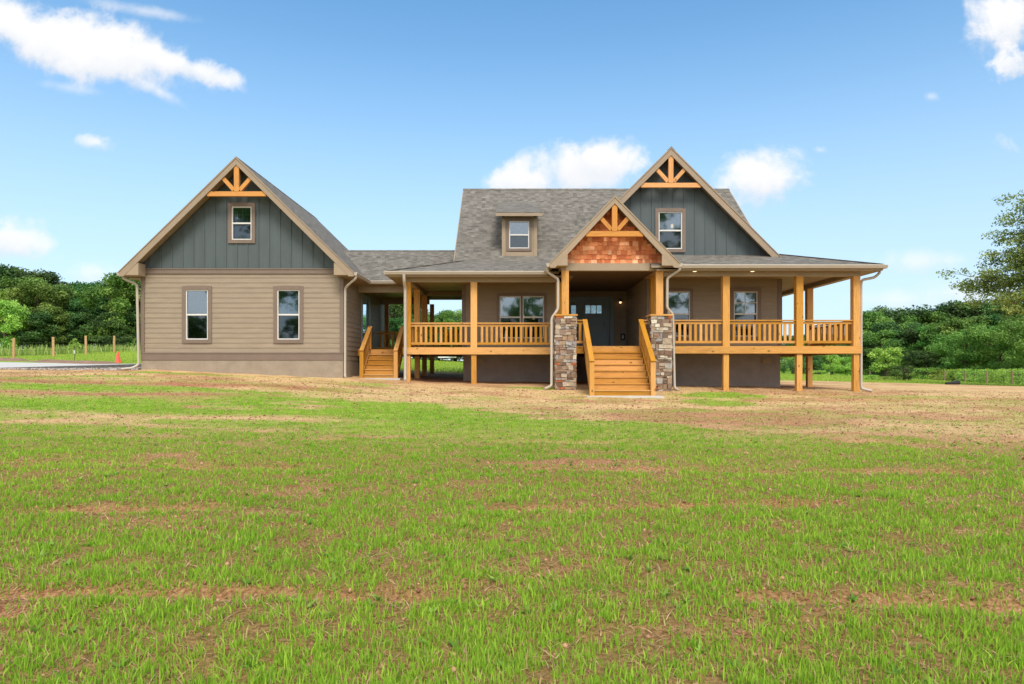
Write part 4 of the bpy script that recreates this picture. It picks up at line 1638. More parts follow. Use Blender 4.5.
def leaf_cloud(name, blobs, n_total, size, mat, flat=.55, droop=0.0, asp=.62):
    """leaves scattered through the volume of many small clumps; blobs = [(x,y,z,rx,ry,rz)]"""
    B = np.array(blobs, float)
    wgt = (B[:, 3] * B[:, 4] * B[:, 5])**.67
    bi = RNG.choice(len(B), n_total, p=wgt / wgt.sum())
    d = RNG.randn(n_total, 3)
    d /= np.linalg.norm(d, axis=1)[:, None]
    r = RNG.rand(n_total)**.45
    r = np.where(RNG.rand(n_total) < .12, r * 1.25, r)
    P = B[bi, :3] + d * r[:, None] * B[bi, 3:6]
    nrm = d * .5 + RNG.randn(n_total, 3) * .55 + np.array([0, 0, flat])
    nrm /= np.linalg.norm(nrm, axis=1)[:, None]
    u = np.cross(nrm, RNG.randn(n_total, 3))
    u /= np.linalg.norm(u, axis=1)[:, None]
    v = np.cross(nrm, u)
    s = size * (.6 + .8 * RNG.rand(n_total))[:, None]
    u, v = u * s * .5, v * s * .5 * asp
    V = np.stack([P - u, P - v * .9 + u * .1, P + u, P + v * .9 + u * .1], 1).reshape(-1, 3)
    T = np.arange(n_total * 4).reshape(-1, 4)
    tone = RNG.rand(len(B))[bi] * .55 + RNG.rand(n_total) * .45
    C = np.repeat(np.stack([tone, tone, tone], 1), 4, 0)
    return mesh_np(name, V, T, mat, C)


def crown_blobs(H, R, rs, n=46, low=.16, top=1.0, gaps=.25, shape=.6):
    """clump centres filling an uneven crown"""
    out = []
    lob = [(rs.uniform(0, 2 * PI), rs.uniform(.7, 1.15)) for _ in range(6)]
    for k in range(n):
        f = rs.rand()**.8
        z = H * (low + (top - low) * f)
        prof = math.sin(min(1, max(0.04, (1 - f)**shape * .98 + .06)) * PI * .62 + .25)
        a = rs.uniform(0, 2 * PI)
        lf = 1 + .22 * sum(math.cos(a - la) * (lw - .9) for la, lw in lob)
        r = R * prof * lf * (1 if rs.rand() > .3 else rs.uniform(.3, .8))
        q = R * rs.uniform(.2, .36)
        out.append((math.cos(a) * r * .86, math.sin(a) * r * .86, min(z, H - q * .55), q, q, q * rs.uniform(.55, .8)))
    return out


def trunk_mesh(name, H, r, rs, blobs, limbs=7, base=.25):
    mb = MB()
    bend = [(rs.uniform(-.12, .12) * r * 4, rs.uniform(-.12, .12) * r * 4) for _ in range(4)]
    pts = [(0, 0, -.3)] + [(bend[i][0], bend[i][1], H * (.2 + .2 * i)) for i in range(4)]
    mb.tube(pts, [r * 1.25, r, r * .75, r * .5, r * .25], 8)
    for k in range(limbs):
        b = blobs[rs.randint(len(blobs))]
        z0 = max(H * base, b[2] * rs.uniform(.5, .75))
        s = np.array([0, 0, z0])
        e = np.array(b[:3])
        mid = s * .5 + e * .5 + np.array([0, 0, -.04 * H])
        mb.tube([s, mid, e], [r * .4, r * .25, r * .08], 6)
    o = mb.build(name, BARK)
    me = o.data
    me.transform(Matrix.Translation(o.location))
    COL.objects.unlink(o)
    bpy.data.objects.remove(o)
    return me


def tree_kind(seed, H, R, n_leaf, leaf, mat, **kw):
    rs = np.random.RandomState(seed)
    fl = kw.pop('flat', .55)
    nb = kw.pop('limbs', 7)
    bl = crown_blobs(H, R, rs, **kw)
    return (leaf_cloud('crown', bl, n_leaf, leaf, mat, fl), trunk_mesh('trunk', H, R * .055 + .05, rs, bl, nb))


def place_tree(kind, x, y, h, name, label, cat, group=None, rot=None, sx=1.0, H=10.0):
    """tree of a kind (modelled H metres tall) scaled to h metres and set on the ground"""
    crown, trunk = kind
    z = gz(x, y)
    r = empty(name, (x, y, z - .05))
    k = h / H
    r.scale = (k * sx, k * sx, k)
    r.rotation_euler = (0, 0, random.uniform(0, 6.28) if rot is None else rot)
    for nm, me in (('crown', crown), ('trunk', trunk)):
        o = bpy.data.objects.new(nm, me)
        COL.objects.link(o)
        o.parent = r
    tag(r, label, cat, group)
    return r


KD = [tree_kind(21 + i, 10, 4.2, 17000, .33, LEAF_DEEP, n=52, low=.1) for i in range(3)]
KM = [tree_kind(31 + i, 10, 4.0, 17000, .31, LEAF_MID, n=50, low=.08) for i in range(3)]
KT = [tree_kind(41 + i, 10, 2.9, 13000, .31, LEAF_DEEP, n=46, low=.12, shape=.75) for i in range(2)]
KL = [tree_kind(51 + i, 10, 5.0, 13000, .4, LEAF_LIGHT, n=40, low=.05) for i in range(2)]

LT = {'deep': (KD, 'dark green broadleaf tree in the back row of the wood'),
      'mid': (KM, 'mid green broadleaf tree in the front row of the wood'),
      'tall': (KT, 'slender dark tree rising above its neighbours in the wood'),
      'light': (KL, 'bright yellow green tree at the edge of the wood')}
cnt = 0


def wood_tree(px, Y, h, kind, side, sx=1.0):
    global cnt
    ks, lb = LT[kind]
    where = {'left': ' beyond the post fence beside the garage wing', 'mid': ' seen beneath and through the porch', 'right': ' beyond the meadow past the right porch end'}[side]
    x = (px - 512) * Y / F
    place_tree(ks[cnt % len(ks)], x, Y, h, 'broadleaf_tree', lb.replace(' of the wood', '').replace(' in the wood', '') + where, 'tree',
               {'left': 'trees of the wood left of the house', 'mid': 'trees of the wood behind the house', 'right': 'trees of the wood right of the house'}[side], sx=sx)
    cnt += 1


# left wood: px, distance, height, kind
for a in ((-420, 86, 12, 'mid'), (-350, 90, 13, 'deep', 1.2), (-290, 84, 11, 'mid', 1.2), (-240, 90, 13, 'deep', 1.2), (-190, 84, 11, 'mid', 1.2), (-140, 88, 12.5, 'deep', 1.2), (-100, 82, 10, 'mid', 1.2), (-60, 100, 14, 'deep'), (-20, 98, 13.2, 'deep'), (12, 102, 13.4, 'deep', 1.1), (40, 100, 12.6, 'tall', 1.2), (62, 104, 11.4, 'deep'), (84, 106, 9.6, 'deep'), (104, 102, 11.0, 'deep', 1.1),
          (128, 100, 11.6, 'deep'), (152, 98, 12.2, 'deep'), (182, 100, 11.5, 'tall'), (215, 100, 11, 'deep'), (255, 102, 10.5, 'deep'), (295, 100, 10, 'deep'), (335, 98, 9.2, 'tall'),
          (-45, 80, 9, 'mid'), (-8, 78, 7.4, 'light', .8), (18, 82, 9.4, 'mid'), (38, 80, 8.4, 'mid'), (56, 84, 8.6, 'mid', .9), (78, 82, 6.6, 'deep', 1.2), (98, 84, 8.0, 'deep'), (122, 78, 9.3, 'mid', 1.05),
          (146, 80, 9.0, 'mid'), (170, 82, 8.6, 'deep'), (5, 72, 5.6, 'light', .8), (48, 76, 5.2, 'mid', 1.2), (90, 78, 4.6, 'deep', 1.3), (112, 76, 4.6, 'deep', 1.3), (68, 78, 4.4, 'deep', 1.3), (30, 74, 4.6, 'deep', 1.3), (138, 78, 4.5, 'deep', 1.3)):
    wood_tree(a[0], a[1], a[2] * .96, a[3], 'left', *(a[4:] or ()))
# behind the breezeway and the left porch
for a in ((376, 84, 9.8, 'mid'), (392, 74, 9.0, 'deep'), (408, 86, 8.6, 'mid'), (424, 80, 6.6, 'mid'), (438, 84, 6.9, 'deep', 1.1), (452, 80, 7.4, 'mid'), (466, 84, 7.0, 'deep', 1.1), (486, 84, 7.6, 'mid'),
          (400, 68, 4.4, 'deep', 1.3), (430, 70, 3.6, 'deep', 1.4), (456, 70, 3.8, 'deep', 1.4), (520, 86, 7.5, 'deep'), (560, 90, 8, 'mid'), (610, 95, 8, 'deep'), (660, 100, 8.5, 'mid'), (715, 105, 8.5, 'deep')):
    wood_tree(a[0], a[1], a[2] * (.80 if 418 < a[0] < 480 else .92), a[3], 'mid', *(a[4:] or ()))
# right wood
for a in ((760, 118, 8.2, 'deep'), (790, 122, 8.0, 'deep', 1.2), (818, 118, 8.2, 'mid'), (842, 120, 7.6, 'deep', 1.1), (868, 122, 10.6, 'deep'), (884, 120, 11.4, 'mid', 1.1), (903, 124, 12.6, 'deep', 1.1), (922, 122, 11.6, 'mid'),
          (940, 126, 12.2, 'deep', 1.1), (958, 124, 13.4, 'tall', 1.3), (975, 122, 13.6, 'deep', 1.1), (996, 120, 12.6, 'deep'), (1018, 118, 13.0, 'mid'), (1044, 116, 13, 'deep'), (1080, 112, 13.5, 'deep'), (1125, 110, 13, 'deep'), (1170, 112, 13, 'mid'), (1215, 108, 13, 'deep', 1.2), (1265, 106, 12, 'mid', 1.2), (1320, 104, 13, 'deep', 1.2), (1380, 100, 12, 'mid', 1.2), (1440, 98, 12, 'deep', 1.2),
          (800, 100, 4.8, 'mid', 1.3), (832, 98, 5.4, 'mid', 1.2), (858, 104, 6.4, 'deep', 1.2), (880, 102, 7.2, 'mid', 1.1), (900, 106, 8.6, 'deep', 1.1), (918, 104, 7.6, 'deep', 1.2), (934, 102, 7.8, 'mid', 1.1), (952, 98, 8.2, 'mid', 1.1),
          (968, 96, 8.8, 'mid', 1.1), (1002, 94, 8.8, 'deep', 1.1), (1030, 92, 8.6, 'mid'), (1062, 92, 9, 'mid'), (782, 96, 3.6, 'light', 1.1), (812, 92, 3.4, 'deep', 1.4), (846, 92, 3.2, 'light', 1.1), (890, 96, 4.4, 'deep', 1.3), (926, 92, 4.0, 'deep', 1.3), (980, 90, 6.4, 'light', .8)):
    wood_tree(a[0], a[1], a[2] * (1.05 if a[0] > 872 else .97), a[3], 'right', *(a[4:] or ()))

# lone trees and shrubs on the right
def at(px, Y):
    return (px - 512) * Y / F


KS = [tree_kind(61 + i, 3.0, 1.5, 2600, .2, LEAF_LIGHT, n=34, low=.22, limbs=5) for i in range(2)]
KW = [tree_kind(71 + i, 10, 4.6, 18000, .28, LEAF_MID, n=60, low=.12, limbs=9) for i in range(2)]
KB = [tree_kind(81 + i, 1.4, 1.1, 2200, .11, LEAF_DEEP, n=30, low=.12, limbs=3) for i in range(2)]
KH = [tree_kind(91 + i, 2.0, 1.9, 2600, .17, LEAF_LIGHT, n=34, low=.05, limbs=3) for i in range(2)]
place_tree(KS[0], at(886, 54), 54, 2.5, 'small_tree', 'small bright yellow green tree with a round crown beside the dark bush', 'tree', H=3.0, sx=1.0)
place_tree(KB[0], at(904, 52), 52, 1.2, 'dark_bush', 'low dark green bush at the foot of the small bright tree', 'bush', H=1.4, sx=1.15)
for (px, Y, h, l) in ((872, 51, .42, 'lime green low shrub nearest the corner post of the porch'), (884, 50, .36, 'lime green low shrub just left of the dark bush'), ):
    place_tree(KH[0], at(px, Y), Y, h, 'low_shrub', l, 'shrub', 'low lime shrubs in the meadow', H=2.0, sx=1.4)
place_tree(KS[1], at(831, 68), 68, 2.2, 'small_tree', 'young light green tree seen under the porch between the last two post bases', 'tree', H=3.0, sx=.8)
place_tree(KB[1], at(793, 62), 62, 1.5, 'dark_bush', 'rounded bush seen under the porch next to the foundation wall', 'bush', H=1.4)
place_tree(KW[0], at(966, 86), 86, 6.8, 'meadow_tree', 'broad bright green tree behind the right wire fence', 'tree', H=10, sx=1.15)
place_tree(KW[1], at(1000, 82), 82, 7.4, 'meadow_tree', 'soft olive green tree behind the fence below the oak branches', 'tree', H=10, sx=1.1)
place_tree(KW[0], at(1036, 76), 76, 8.0, 'meadow_tree', 'olive green tree cut off by the right edge below the oak', 'tree', H=10, sx=1.0)
# bramble bank behind the right fence
for i, px in enumerate(range(898, 1075, 15)):
    Y = 92 - (px - 898) * .21 + 2.5
    place_tree(KH[i % 2], at(px, Y), Y, random.uniform(1.3, 2.0), 'bramble_bush', 'leafy light green bramble bush growing along the right wire fence', 'bush', 'bramble bushes along the right wire fence', H=2.0, sx=1.05)
for i, px in enumerate((784, 800, 818, 840, 858)):
    place_tree(KH[i % 2], at(px, 84), 84, random.uniform(.7, 1.3), 'bramble_bush', 'light green field bush seen beneath the right end of the porch', 'bush', 'bushes seen beneath the right end of the porch', H=2.0, sx=1.2)


# oak leaning in at the right edge: layered sprays of leaves on long limbs
def make_oak():
    rs = np.random.RandomState(5)
    bx, by = 34.2, 40.0
    z0 = gz(bx, by)
    r = empty('oak_tree', (bx, by, z0 - .1))
    tag(r, 'large oak with layered airy branches reaching in from the right edge', 'tree')
    tr = MB()
    tr.tube([(bx, by, z0 - .3), (bx - .1, by, z0 + 2.5), (bx - .3, by + .1, z0 + 5.5), (bx - .2, by, z0 + 8.5), (bx, by, z0 + 11.5)], [.5, .4, .32, .22, .08], 12)
    blobs = []
    for k in range(54):
        zb = z0 + rs.uniform(5.2, 10.8)
        a = rs.uniform(0, 2 * PI) if k > 26 else PI + rs.uniform(-.75, .75)
        f = (zb - z0 - 5.2) / 6.0
        L = rs.uniform(.62, 1.0) * (6.3 - 3.0 * f**1.5)
        s = Vector((bx - .2, by, zb - .7))
        e = Vector((bx + math.cos(a) * L, by + math.sin(a) * L, zb + rs.uniform(-.9, 1.2) + (.6 if f > .6 else -.2)))
        m1 = s.lerp(e, .4) + Vector((0, 0, .35))
        m2 = s.lerp(e, .75) + Vector((0, 0, .25))
        tr.tube([s, m1, m2, e], [.07, .04, .022, .006], 6)
        for j in range(22):
            g = rs.uniform(.3, 1.02)
            c = s.lerp(e, g)
            w = .55 + 1.25 * math.sin(min(1, g) * PI * .8)
            off = Vector((rs.uniform(-w, w), rs.uniform(-w, w), rs.uniform(-.6, .6)))
            q = c + off
            if g > .45 and rs.rand() < .6:
                tr.tube([c, c.lerp(q, .5) + Vector((0, 0, .08)), q], [.02, .014, .006], 4)
            rr = rs.uniform(.28, .68)
            blobs.append((q.x, q.y, q.z, rr * 1.2, rr * 1.2, rr * .6))
    for j in range(60):
        a, rad = rs.uniform(0, 2 * PI), rs.uniform(0, 1.8)
        blobs.append((bx + math.cos(a) * rad, by + math.sin(a) * rad, z0 + rs.uniform(8.6, 12.2), .5, .5, .3))
    tr.build('trunk', BARK, r)
    me = leaf_cloud('crown', blobs, 100000, .15, LEAF_OAK, .6)
    me.transform(Matrix.Translation(-Vector((bx, by, z0 - .1))))
    o = bpy.data.objects.new('crown', me)
    COL.objects.link(o)
    o.parent = r


make_oak()
# trees across the road behind the viewer, seen mirrored in the windows
bl = []
rs = np.random.RandomState(77)
for (x, y, h, R) in ((-30, -36, 23, 6), (-21, -42, 8, 5), (-12, -40, 7, 5), (-3, -40, 13, 4.5), (5, -42, 13, 5), (12, -40, 12, 4), (20, -36, 24, 5), (30, -40, 18, 6), (44, -36, 10, 6), (-44, -38, 9, 6)):
    bl += [(x + b[0], y + b[1], -1 + b[2], b[3], b[4], b[5]) for b in crown_blobs(h, R, rs, n=40, low=.2)]
me = leaf_cloud('treeline', bl, 16000, .9, LEAF_MID)
o = bpy.data.objects.new('treeline', me)
COL.objects.link(o)
tag(o, 'line of dark trees mirrored in the house windows', 'trees', kind='stuff')


# ------------------------------------------------------------------ fences
def fence(pts, label, h=1.3, w=.14, wires=5, mat=POSTOLD):
    r = empty('wire_fence', (pts[0][0], pts[0][1], gz(*pts[0])))
    tag(r, label, 'fence')
    tops = []
    for (x, y) in pts:
        z = gz(x, y)
        mb = MB()
        t = random.uniform(-.03, .03)
        hh = h * random.uniform(.96, 1.05)
        mb.tube([(x, y, z - .3), (x + t * .5, y, z + hh * .5), (x + t, y, z + hh)], [w / 2 * 1.05, w / 2, w / 2 * .95], 9)
        mb.build('fence_post', mat, r)
        tops.append((x, y, z))
    mb = MB()
    for k in range(wires):
        f = .14 + .8 * k / (wires - 1)
        mb.tube([(x, y - w / 2, z + h * f) for x, y, z in tops], .006, 4)
    for i in range(len(tops) - 1):
        (xa, ya, za), (xb, yb, zb) = tops[i], tops[i + 1]
        n = max(2, int(math.hypot(xb - xa, yb - ya) / .5))
        for k in range(1, n):
            g = k / n
            p = (xa + (xb - xa) * g, ya + (yb - ya) * g - w / 2, za + (zb - za) * g)
            mb.tube([(p[0], p[1], p[2] + h * .14), (p[0], p[1], p[2] + h * .94)], .0025, 3)
    mb.build('fence_wire', METAL, r)


fence([(at(-75, 40), 40), (at(-32, 42), 42), (at(13.5, 44.5), 44.5), (at(53.5, 47), 47), (at(86, 50.5), 50.5), (at(114, 54), 54), (at(138, 58), 58), (at(160, 62), 62), (at(180, 66), 66)],
      'wire fence on pale round posts across the field left of the garage wing', 1.35, .17)
POSTGREY = wood('weathered_timber', lin(134, 112, 88), lin(96, 78, 60))
fence([(at(826, 102), 102), (at(870, 95), 95), (at(909, 88), 88), (at(944.5, 76), 76), (at(965, 69), 69), (at(987, 64), 64), (at(1012, 59.5), 59.5), (at(1042, 55), 55), (at(1078, 51), 51)],
      'wire fence on weathered posts in front of the bramble bushes on the right', 1.3, .17, mat=POSTGREY)

# tall weeds along the left fence
n = 1300
t_ = RNG.rand(n)
wx = np.interp(t_, [0, .5, 1], [at(-20, 46), at(86, 54), at(150, 62)]) + RNG.randn(n) * .8
wy = np.interp(t_, [0, .5, 1], [47, 53, 62]) + RNG.randn(n) * .6
k = RNG.rand(n)[:, None]
blades(wx, wy, .35 + .6 * RNG.rand(n) * vnoise(wx * .6, wy * .2, 3), .05 + .04 * RNG.rand(n), np.abs(RNG.randn(n)) * .25,
       np.array(lin(112, 148, 56)[:3]) * (1 - k) + np.array(lin(190, 200, 120)[:3]) * k, 'tall_weeds', 'pale seeding weeds along the left wire fence', 'weeds')

# ------------------------------------------------------------------ driveway
def make_drive():
    near = [(-13.05, 25.5), (-17, 25.5), (-21, 25.5), (-27, 25.6), (-36, 25.8)]
    far = [(-13.05, 26.3), (-17, 27.8), (-21, 31.0), (-27, 35.5), (-36, 41.0)]
    mb = MB()
    for i in range(4):
        a, b, c, d = near[i], near[i + 1], far[i + 1], far[i]
        top = [(p[0], p[1], slab_z(*p)) for p in (a, b, c, d)]
        bot = [(p[0], p[1], p[2] - .16) for p in top]
        mb.poly(top)
        mb.poly([top[0], top[1], bot[1], bot[0]])
        mb.poly([top[3], top[2], bot[2], bot[3]])
    o = mb.build('driveway', CONC)
    tag(o, 'fresh pale concrete driveway slab left of the garage wing', 'driveway', kind='structure')
    mb = MB()
    for i in range(4):
        a, b = near[i], near[i + 1]
        mb.beam((a[0], a[1] - .035, slab_z(*a) - .05), (b[0], b[1] - .035, slab_z(*b) - .05), .05, .17)
    o = mb.build('form_board', painted('form_timber', lin(92, 92, 90), .2, .9, 5))
    tag(o, 'grey timber form board along the near edge of the concrete driveway', 'board')
    # gravel bank beneath the board: loose stones
    n = 9000
    x = RNG.uniform(-34, -13.1, n)
    y = 25.38 - RNG.rand(n)**1.5 * (.75 + .35 * sstep(-19, -14, x))
    x = np.concatenate([x, RNG.uniform(-14.2, -13.1, 1200)])
    y = np.concatenate([y, RNG.uniform(23.7, 25.3, 1200)])
    base = ground_z(x, y)
    zt = np.maximum(base, base + (slab_z(x, 25.5) - .14 - base) * sstep(24.4, 25.4, y)) + .01
    n = len(x)
    s = .022 + .035 * RNG.rand(n)
    oct_ = np.array([[1, 0, 0], [-1, 0, 0], [0, 1, 0], [0, -1, 0], [0, 0, 1], [0, 0, -1]], float)
    fc = np.array([[0, 2, 4], [2, 1, 4], [1, 3, 4], [3, 0, 4], [2, 0, 5], [1, 2, 5], [3, 1, 5], [0, 3, 5]])
    P = np.stack([x, y, zt], 1)[:, None] + oct_[None] * s[:, None, None] * (.7 + .6 * RNG.rand(n, 6, 1))
    T = (np.arange(n)[:, None, None] * 6 + fc[None]).reshape(-1, 3)
    C = np.repeat(np.array(lin(168, 156, 146)[:3]) * (.35 + .85 * RNG.rand(n)[:, None]), 6, 0)
    m = attr_mat('gravel_stone', grain=20)
    o = bpy.data.objects.new('gravel', mesh_np('gravel', P.reshape(-1, 3), T, m, C))
    COL.objects.link(o)
    tag(o, 'grey gravel banked against the near edge of the concrete driveway', 'gravel', kind='stuff')
    # ridge of dug soil behind the slab
    for (xa, ya, xb, yb, hh, l) in ((-34.5, 42.6, -27.5, 38.2, .15, 'low brown ridge of dug soil behind the driveway near the first fence post'), (-26.5, 37.6, -18.6, 32.0, .15, 'brown ridge of dug soil behind the driveway beside the sapling')):
        nu, nv = 60, 10
        V, Q = [], []
        for i in range(nu + 1):
            t = i / nu
            cx, cy = xa + (xb - xa) * t, ya + (yb - ya) * t
            for j in range(nv + 1):
                s = j / nv * 2 - 1
                px_, py_ = cx + .55 * .78 * s, cy + .62 * s + .45
                hz = hh * max(0, 1 - s * s) * (.35 + 1.1 * float(vnoise(t * 14, s * 2, 5))) * min(1, 6 * t * (1 - t) + .05)
                V.append((px_, py_, gz(px_, py_) - .04 + hz + .05 * float(vnoise(px_ * 5, py_ * 5, 2))))
        for i in range(nu):
            for j in range(nv):
                a = i * (nv + 1) + j
                Q.append((a, a + nv + 1, a + nv + 2, a + 1))
        V = np.array(V)
        c = V.mean(0)
        me = mesh_np('soil_heap', V - c, np.array(Q), DIRTPILE, None, True)
        o = bpy.data.objects.new('soil_heap', me)
        o.location = c
        COL.objects.link(o)
        tag(o, l, 'soil heap')


make_drive()

# traffic cone
cx, cy = at(118, 35.5), 35.5
cz = gz(cx, cy)
r = empty('traffic_cone', (cx, cy, cz))
tag(r, 'orange traffic cone standing on the grass left of the garage wing', 'cone')
mb = MB()
mb.tube([(cx, cy, cz + .03), (cx, cy, cz + .25), (cx, cy, cz + .6)], [.15, .1, .03], 18)
mb.build('cone_body', CONE, r)
mb = MB()
mb.box(cx - .18, cx + .18, cy - .18, cy + .18, cz - .02, cz + .035)
mb.build('base', CONE, r)

# sapling
sx_, sy_ = at(74.5, 39.5), 39.5
sz_ = gz(sx_, sy_)
r = empty('sapling', (sx_, sy_, sz_))
tag(r, 'thin young sapling with a white tag by the driveway', 'sapling')
mb = MB()
mb.tube([(sx_, sy_, sz_ - .1), (sx_ + .02, sy_, sz_ + .6), (sx_ - .02, sy_, sz_ + 1.25)], [.022, .018, .008], 6)
for k in range(5):
    a = k * 1.3
    mb.tube([(sx_, sy_, sz_ + .55 + .12 * k), (sx_ + .25 * math.cos(a), sy_ + .2 * math.sin(a), sz_ + .75 + .12 * k)], [.009, .004], 5)
mb.build('trunk', BARK, r)
me = leaf_cloud('crown', [(.0, 0, 1.0, .28, .28, .22), (.2, .05, .85, .2, .2, .12), (-.22, -.05, .8, .2, .2, .12), (0, 0, .62, .3, .25, .1), (.05, 0, 1.2, .14, .14, .14)], 170, .13, LEAF_LIGHT)
o = bpy.data.objects.new('crown', me)
COL.objects.link(o)
o.parent = r
mb = MB()
mb.box(sx_ - .04, sx_ + .04, sy_ - .03, sy_ + .03, sz_ + .42, sz_ + .62)
mb.build('tag', WHITE, r)

# drain pipe offcut on the right lawn
px_, py_ = at(953, 40), 40
pz_ = gz(px_, py_) + .09
mb = MB()
pts, rad = [], []
for k in range(31):
    t = k / 30
    pts.append((px_ - .42 + .84 * t, py_ + .1 * t, pz_ - .02 + .05 * t))
    rad.append((.075 + .05 * t) * (1 if k % 2 else .92))
mb.tube(pts, rad, 14, cap=False)
mb.tube([(px_ - .42, py_, pz_ - .02), (px_ - .40, py_, pz_ - .02)], .06, 14)
o = mb.build('drain_pipe', BLACK)
tag(o, 'short black ribbed drain pipe lying on the grass', 'pipe')


# ------------------------------------------------------------------ vehicles behind the house
def white_car(x, y, rz, label, van=False):
    z = gz(x, y)
    r = empty('parked_van' if van else 'parked_car', (x, y, z))
    tag(r, label, 'van' if van else 'car', 'white vehicles parked behind the house')
    hl = 2.4 if van else 2.2
    roof = 1.75 if van else 1.5
    prof = [(-hl, .35), (-hl, .8), (-hl + .15, .95), (-hl + .75, 1.0), (-hl + 1.5, roof - .04), (-hl + 1.9, roof), (hl - .5, roof), (hl - .12, roof - .25), (hl, 1.0), (hl, .35),
            (hl - .45, .32), (hl - .55, .6), (hl - .85, .72), (hl - 1.15, .6), (hl - 1.25, .3), (-hl + 1.35, .3), (-hl + 1.25, .6), (-hl + .95, .72), (-hl + .65, .6), (-hl + .5, .32)]
    w = .92
    M = Matrix.Rotation(rz, 4, 'Z')
    T = lambda p: Vector((x, y, z)) + M @ Vector(p)
    mb = MB()
    n = len(prof)
    ins = lambda q: w - max(0, (q - 1.0)) * .22
    L = [T((p, -ins(q), q)) for p, q in prof]
    R_ = [T((p, ins(q), q)) for p, q in prof]
    mb.poly(L)
    mb.poly(R_[::-1])
    for i in range(n):
        j = (i + 1) % n
        mb.poly([L[i], R_[i], R_[j], L[j]])
    mb.build('body', CARW, r)
    for s in (-1, 1):
        mb = MB()
        g = [(-hl + .95, 1.05), (-hl + 1.55, roof - .12), (hl - .7, roof - .12), (hl - .4, 1.05)]
        mb.prism([T((p, s * (ins(q) + .004), q)) for p, q in g], M @ Vector((0, s * .01, 0)))
        mb.build('side_window', GLASS, r)
        for wx_ in (-hl + .95, hl - .85):
            mb = MB()
            mb.tube([T((wx_, s * .70, .33)), T((wx_, s * .93, .33))], .33, 18, 0)
            wh = mb.build('wheel', RUBBER, r)
            mb = MB()
            mb.tube([T((wx_, s * .925, .33)), T((wx_, s * .94, .33))], .2, 14, 0)
            mb.build('rim', CARW, wh)
    for (p0, q0, p1, q1, nm) in ((-hl + .8, 1.04, -hl + 1.45, roof - .1, 'windscreen'), (hl - .08, 1.05, hl - .2, roof - .3, 'rear_window')):
        mb = MB()
        e = -.02 if nm == 'windscreen' else .02
        mb.prism([T((p0 + e, -.78, q0)), T((p0 + e, .78, q0)), T((p1 + e, .68, q1)), T((p1 + e, -.68, q1))], M @ Vector((e * .5, 0, 0)))
        mb.build(nm, GLASS, r)
    for s in (-1, 1):
        mb = MB()
        a = [T((hl + .001, s * .72, .72)), T((hl + .001, s * .88, .72)), T((hl + .001, s * .88, .95)), T((hl + .001, s * .72, .95))]
        mb.prism(a, M @ Vector((.02, 0, 0)))
        mb.build('tail_light', CONE, r)


white_car(at(447, 71), 71, PI / 2 + .1, 'white vehicle whose rear shows under the porch next to the dark foundation', False)
white_car(at(417, 80), 80, PI / 2 - .15, 'white vehicle behind the post bases near the breezeway stairs', True)

# ------------------------------------------------------------------ sky, sun, camera
SUN_EL, SUN_AZ = math.radians(52), math.radians(168)   # azimuth from +Y, clockwise: behind the viewer, a little to the right
w = bpy.data.worlds.new('World')
SC.world = w
w.use_nodes = True
t = NT(w)
bg = t.n['Background']
sky = t.new('ShaderNodeTexSky', sky_type='NISHITA')
sky.sun_disc = False
sky.sun_elevation = SUN_EL
sky.sun_rotation = SUN_AZ
sky.air_density = 1.0
sky.dust_density = 0.6
sky.ozone_density = 1.6
STR = 0.12
tc = t.new('ShaderNodeTexCoord')
sep = t.new('ShaderNodeSeparateXYZ')
t.l.new(tc.outputs['Generated'], sep.inputs[0])
yy = t.math('MAXIMUM', sep.outputs['Y'], .05)
cu = t.math('DIVIDE', sep.outputs['X'], yy)
cv = t.math('DIVIDE', sep.outputs['Z'], yy)
cmb = t.new('ShaderNodeCombineXYZ')
t.put(cmb.inputs[0], cu)
t.put(cmb.inputs[1], cv)
uv = cmb.outputs[0]
nz = t.noise(uv, 7.0, 9, .6, .3)
nz2 = t.noise(uv, 26.0, 6, .6, .2)
fb = t.math('ADD', t.math('MULTIPLY', t.math('SUBTRACT', nz.outputs['Fac'], .5), 1.9), t.math('MULTIPLY', t.math('SUBTRACT', nz2.outputs['Fac'], .5), 1.1))
fb2 = t.math('ADD', t.math('MULTIPLY', t.math('SUBTRACT', nz.outputs['Fac'], .5), 1.2), t.math('MULTIPLY', t.math('SUBTRACT', nz2.outputs['Fac'], .5), 2.6))
CL = [(20, 28, 110, 34, -22, 1.0), (120, 55, 100, 36, -14, 1.0), (185, 68, 72, 15, -16, .9), (160, 92, 40, 9, -30, .7), (95, 142, 24, 9, 0, .8), (10, 240, 48, 24, -6, .9), (96, 272, 30, 13, 0, .6),
      (572, 172, 82, 34, 0, 1.05), (600, 160, 46, 26, 0, 1.05), (522, 182, 40, 20, 0, .9), (764, 180, 52, 34, 0, 1.0), (1012, 20, 46, 46, 0, 1.05), (1014, 62, 30, 20, 35, .9), (1006, 144, 16, 10, -20, .5),
      (820, 150, 8, 5, 0, .5), (928, 262, 62, 16, 0, .6), (980, 292, 70, 20, 0, .62), (900, 300, 60, 14, 0, .5), (150, 12, 70, 8, -10, .5), (70, 88, 40, 7, -8, .35), (932, 97, 9, 6, 0, .4), (690, 200, 60, 16, 0, .4)]
frontm = t.new('ShaderNodeMapRange')
t.put(frontm.inputs[0], sep.outputs['Y'])
frontm.inputs[1].default_value, frontm.inputs[2].default_value = .05, .2
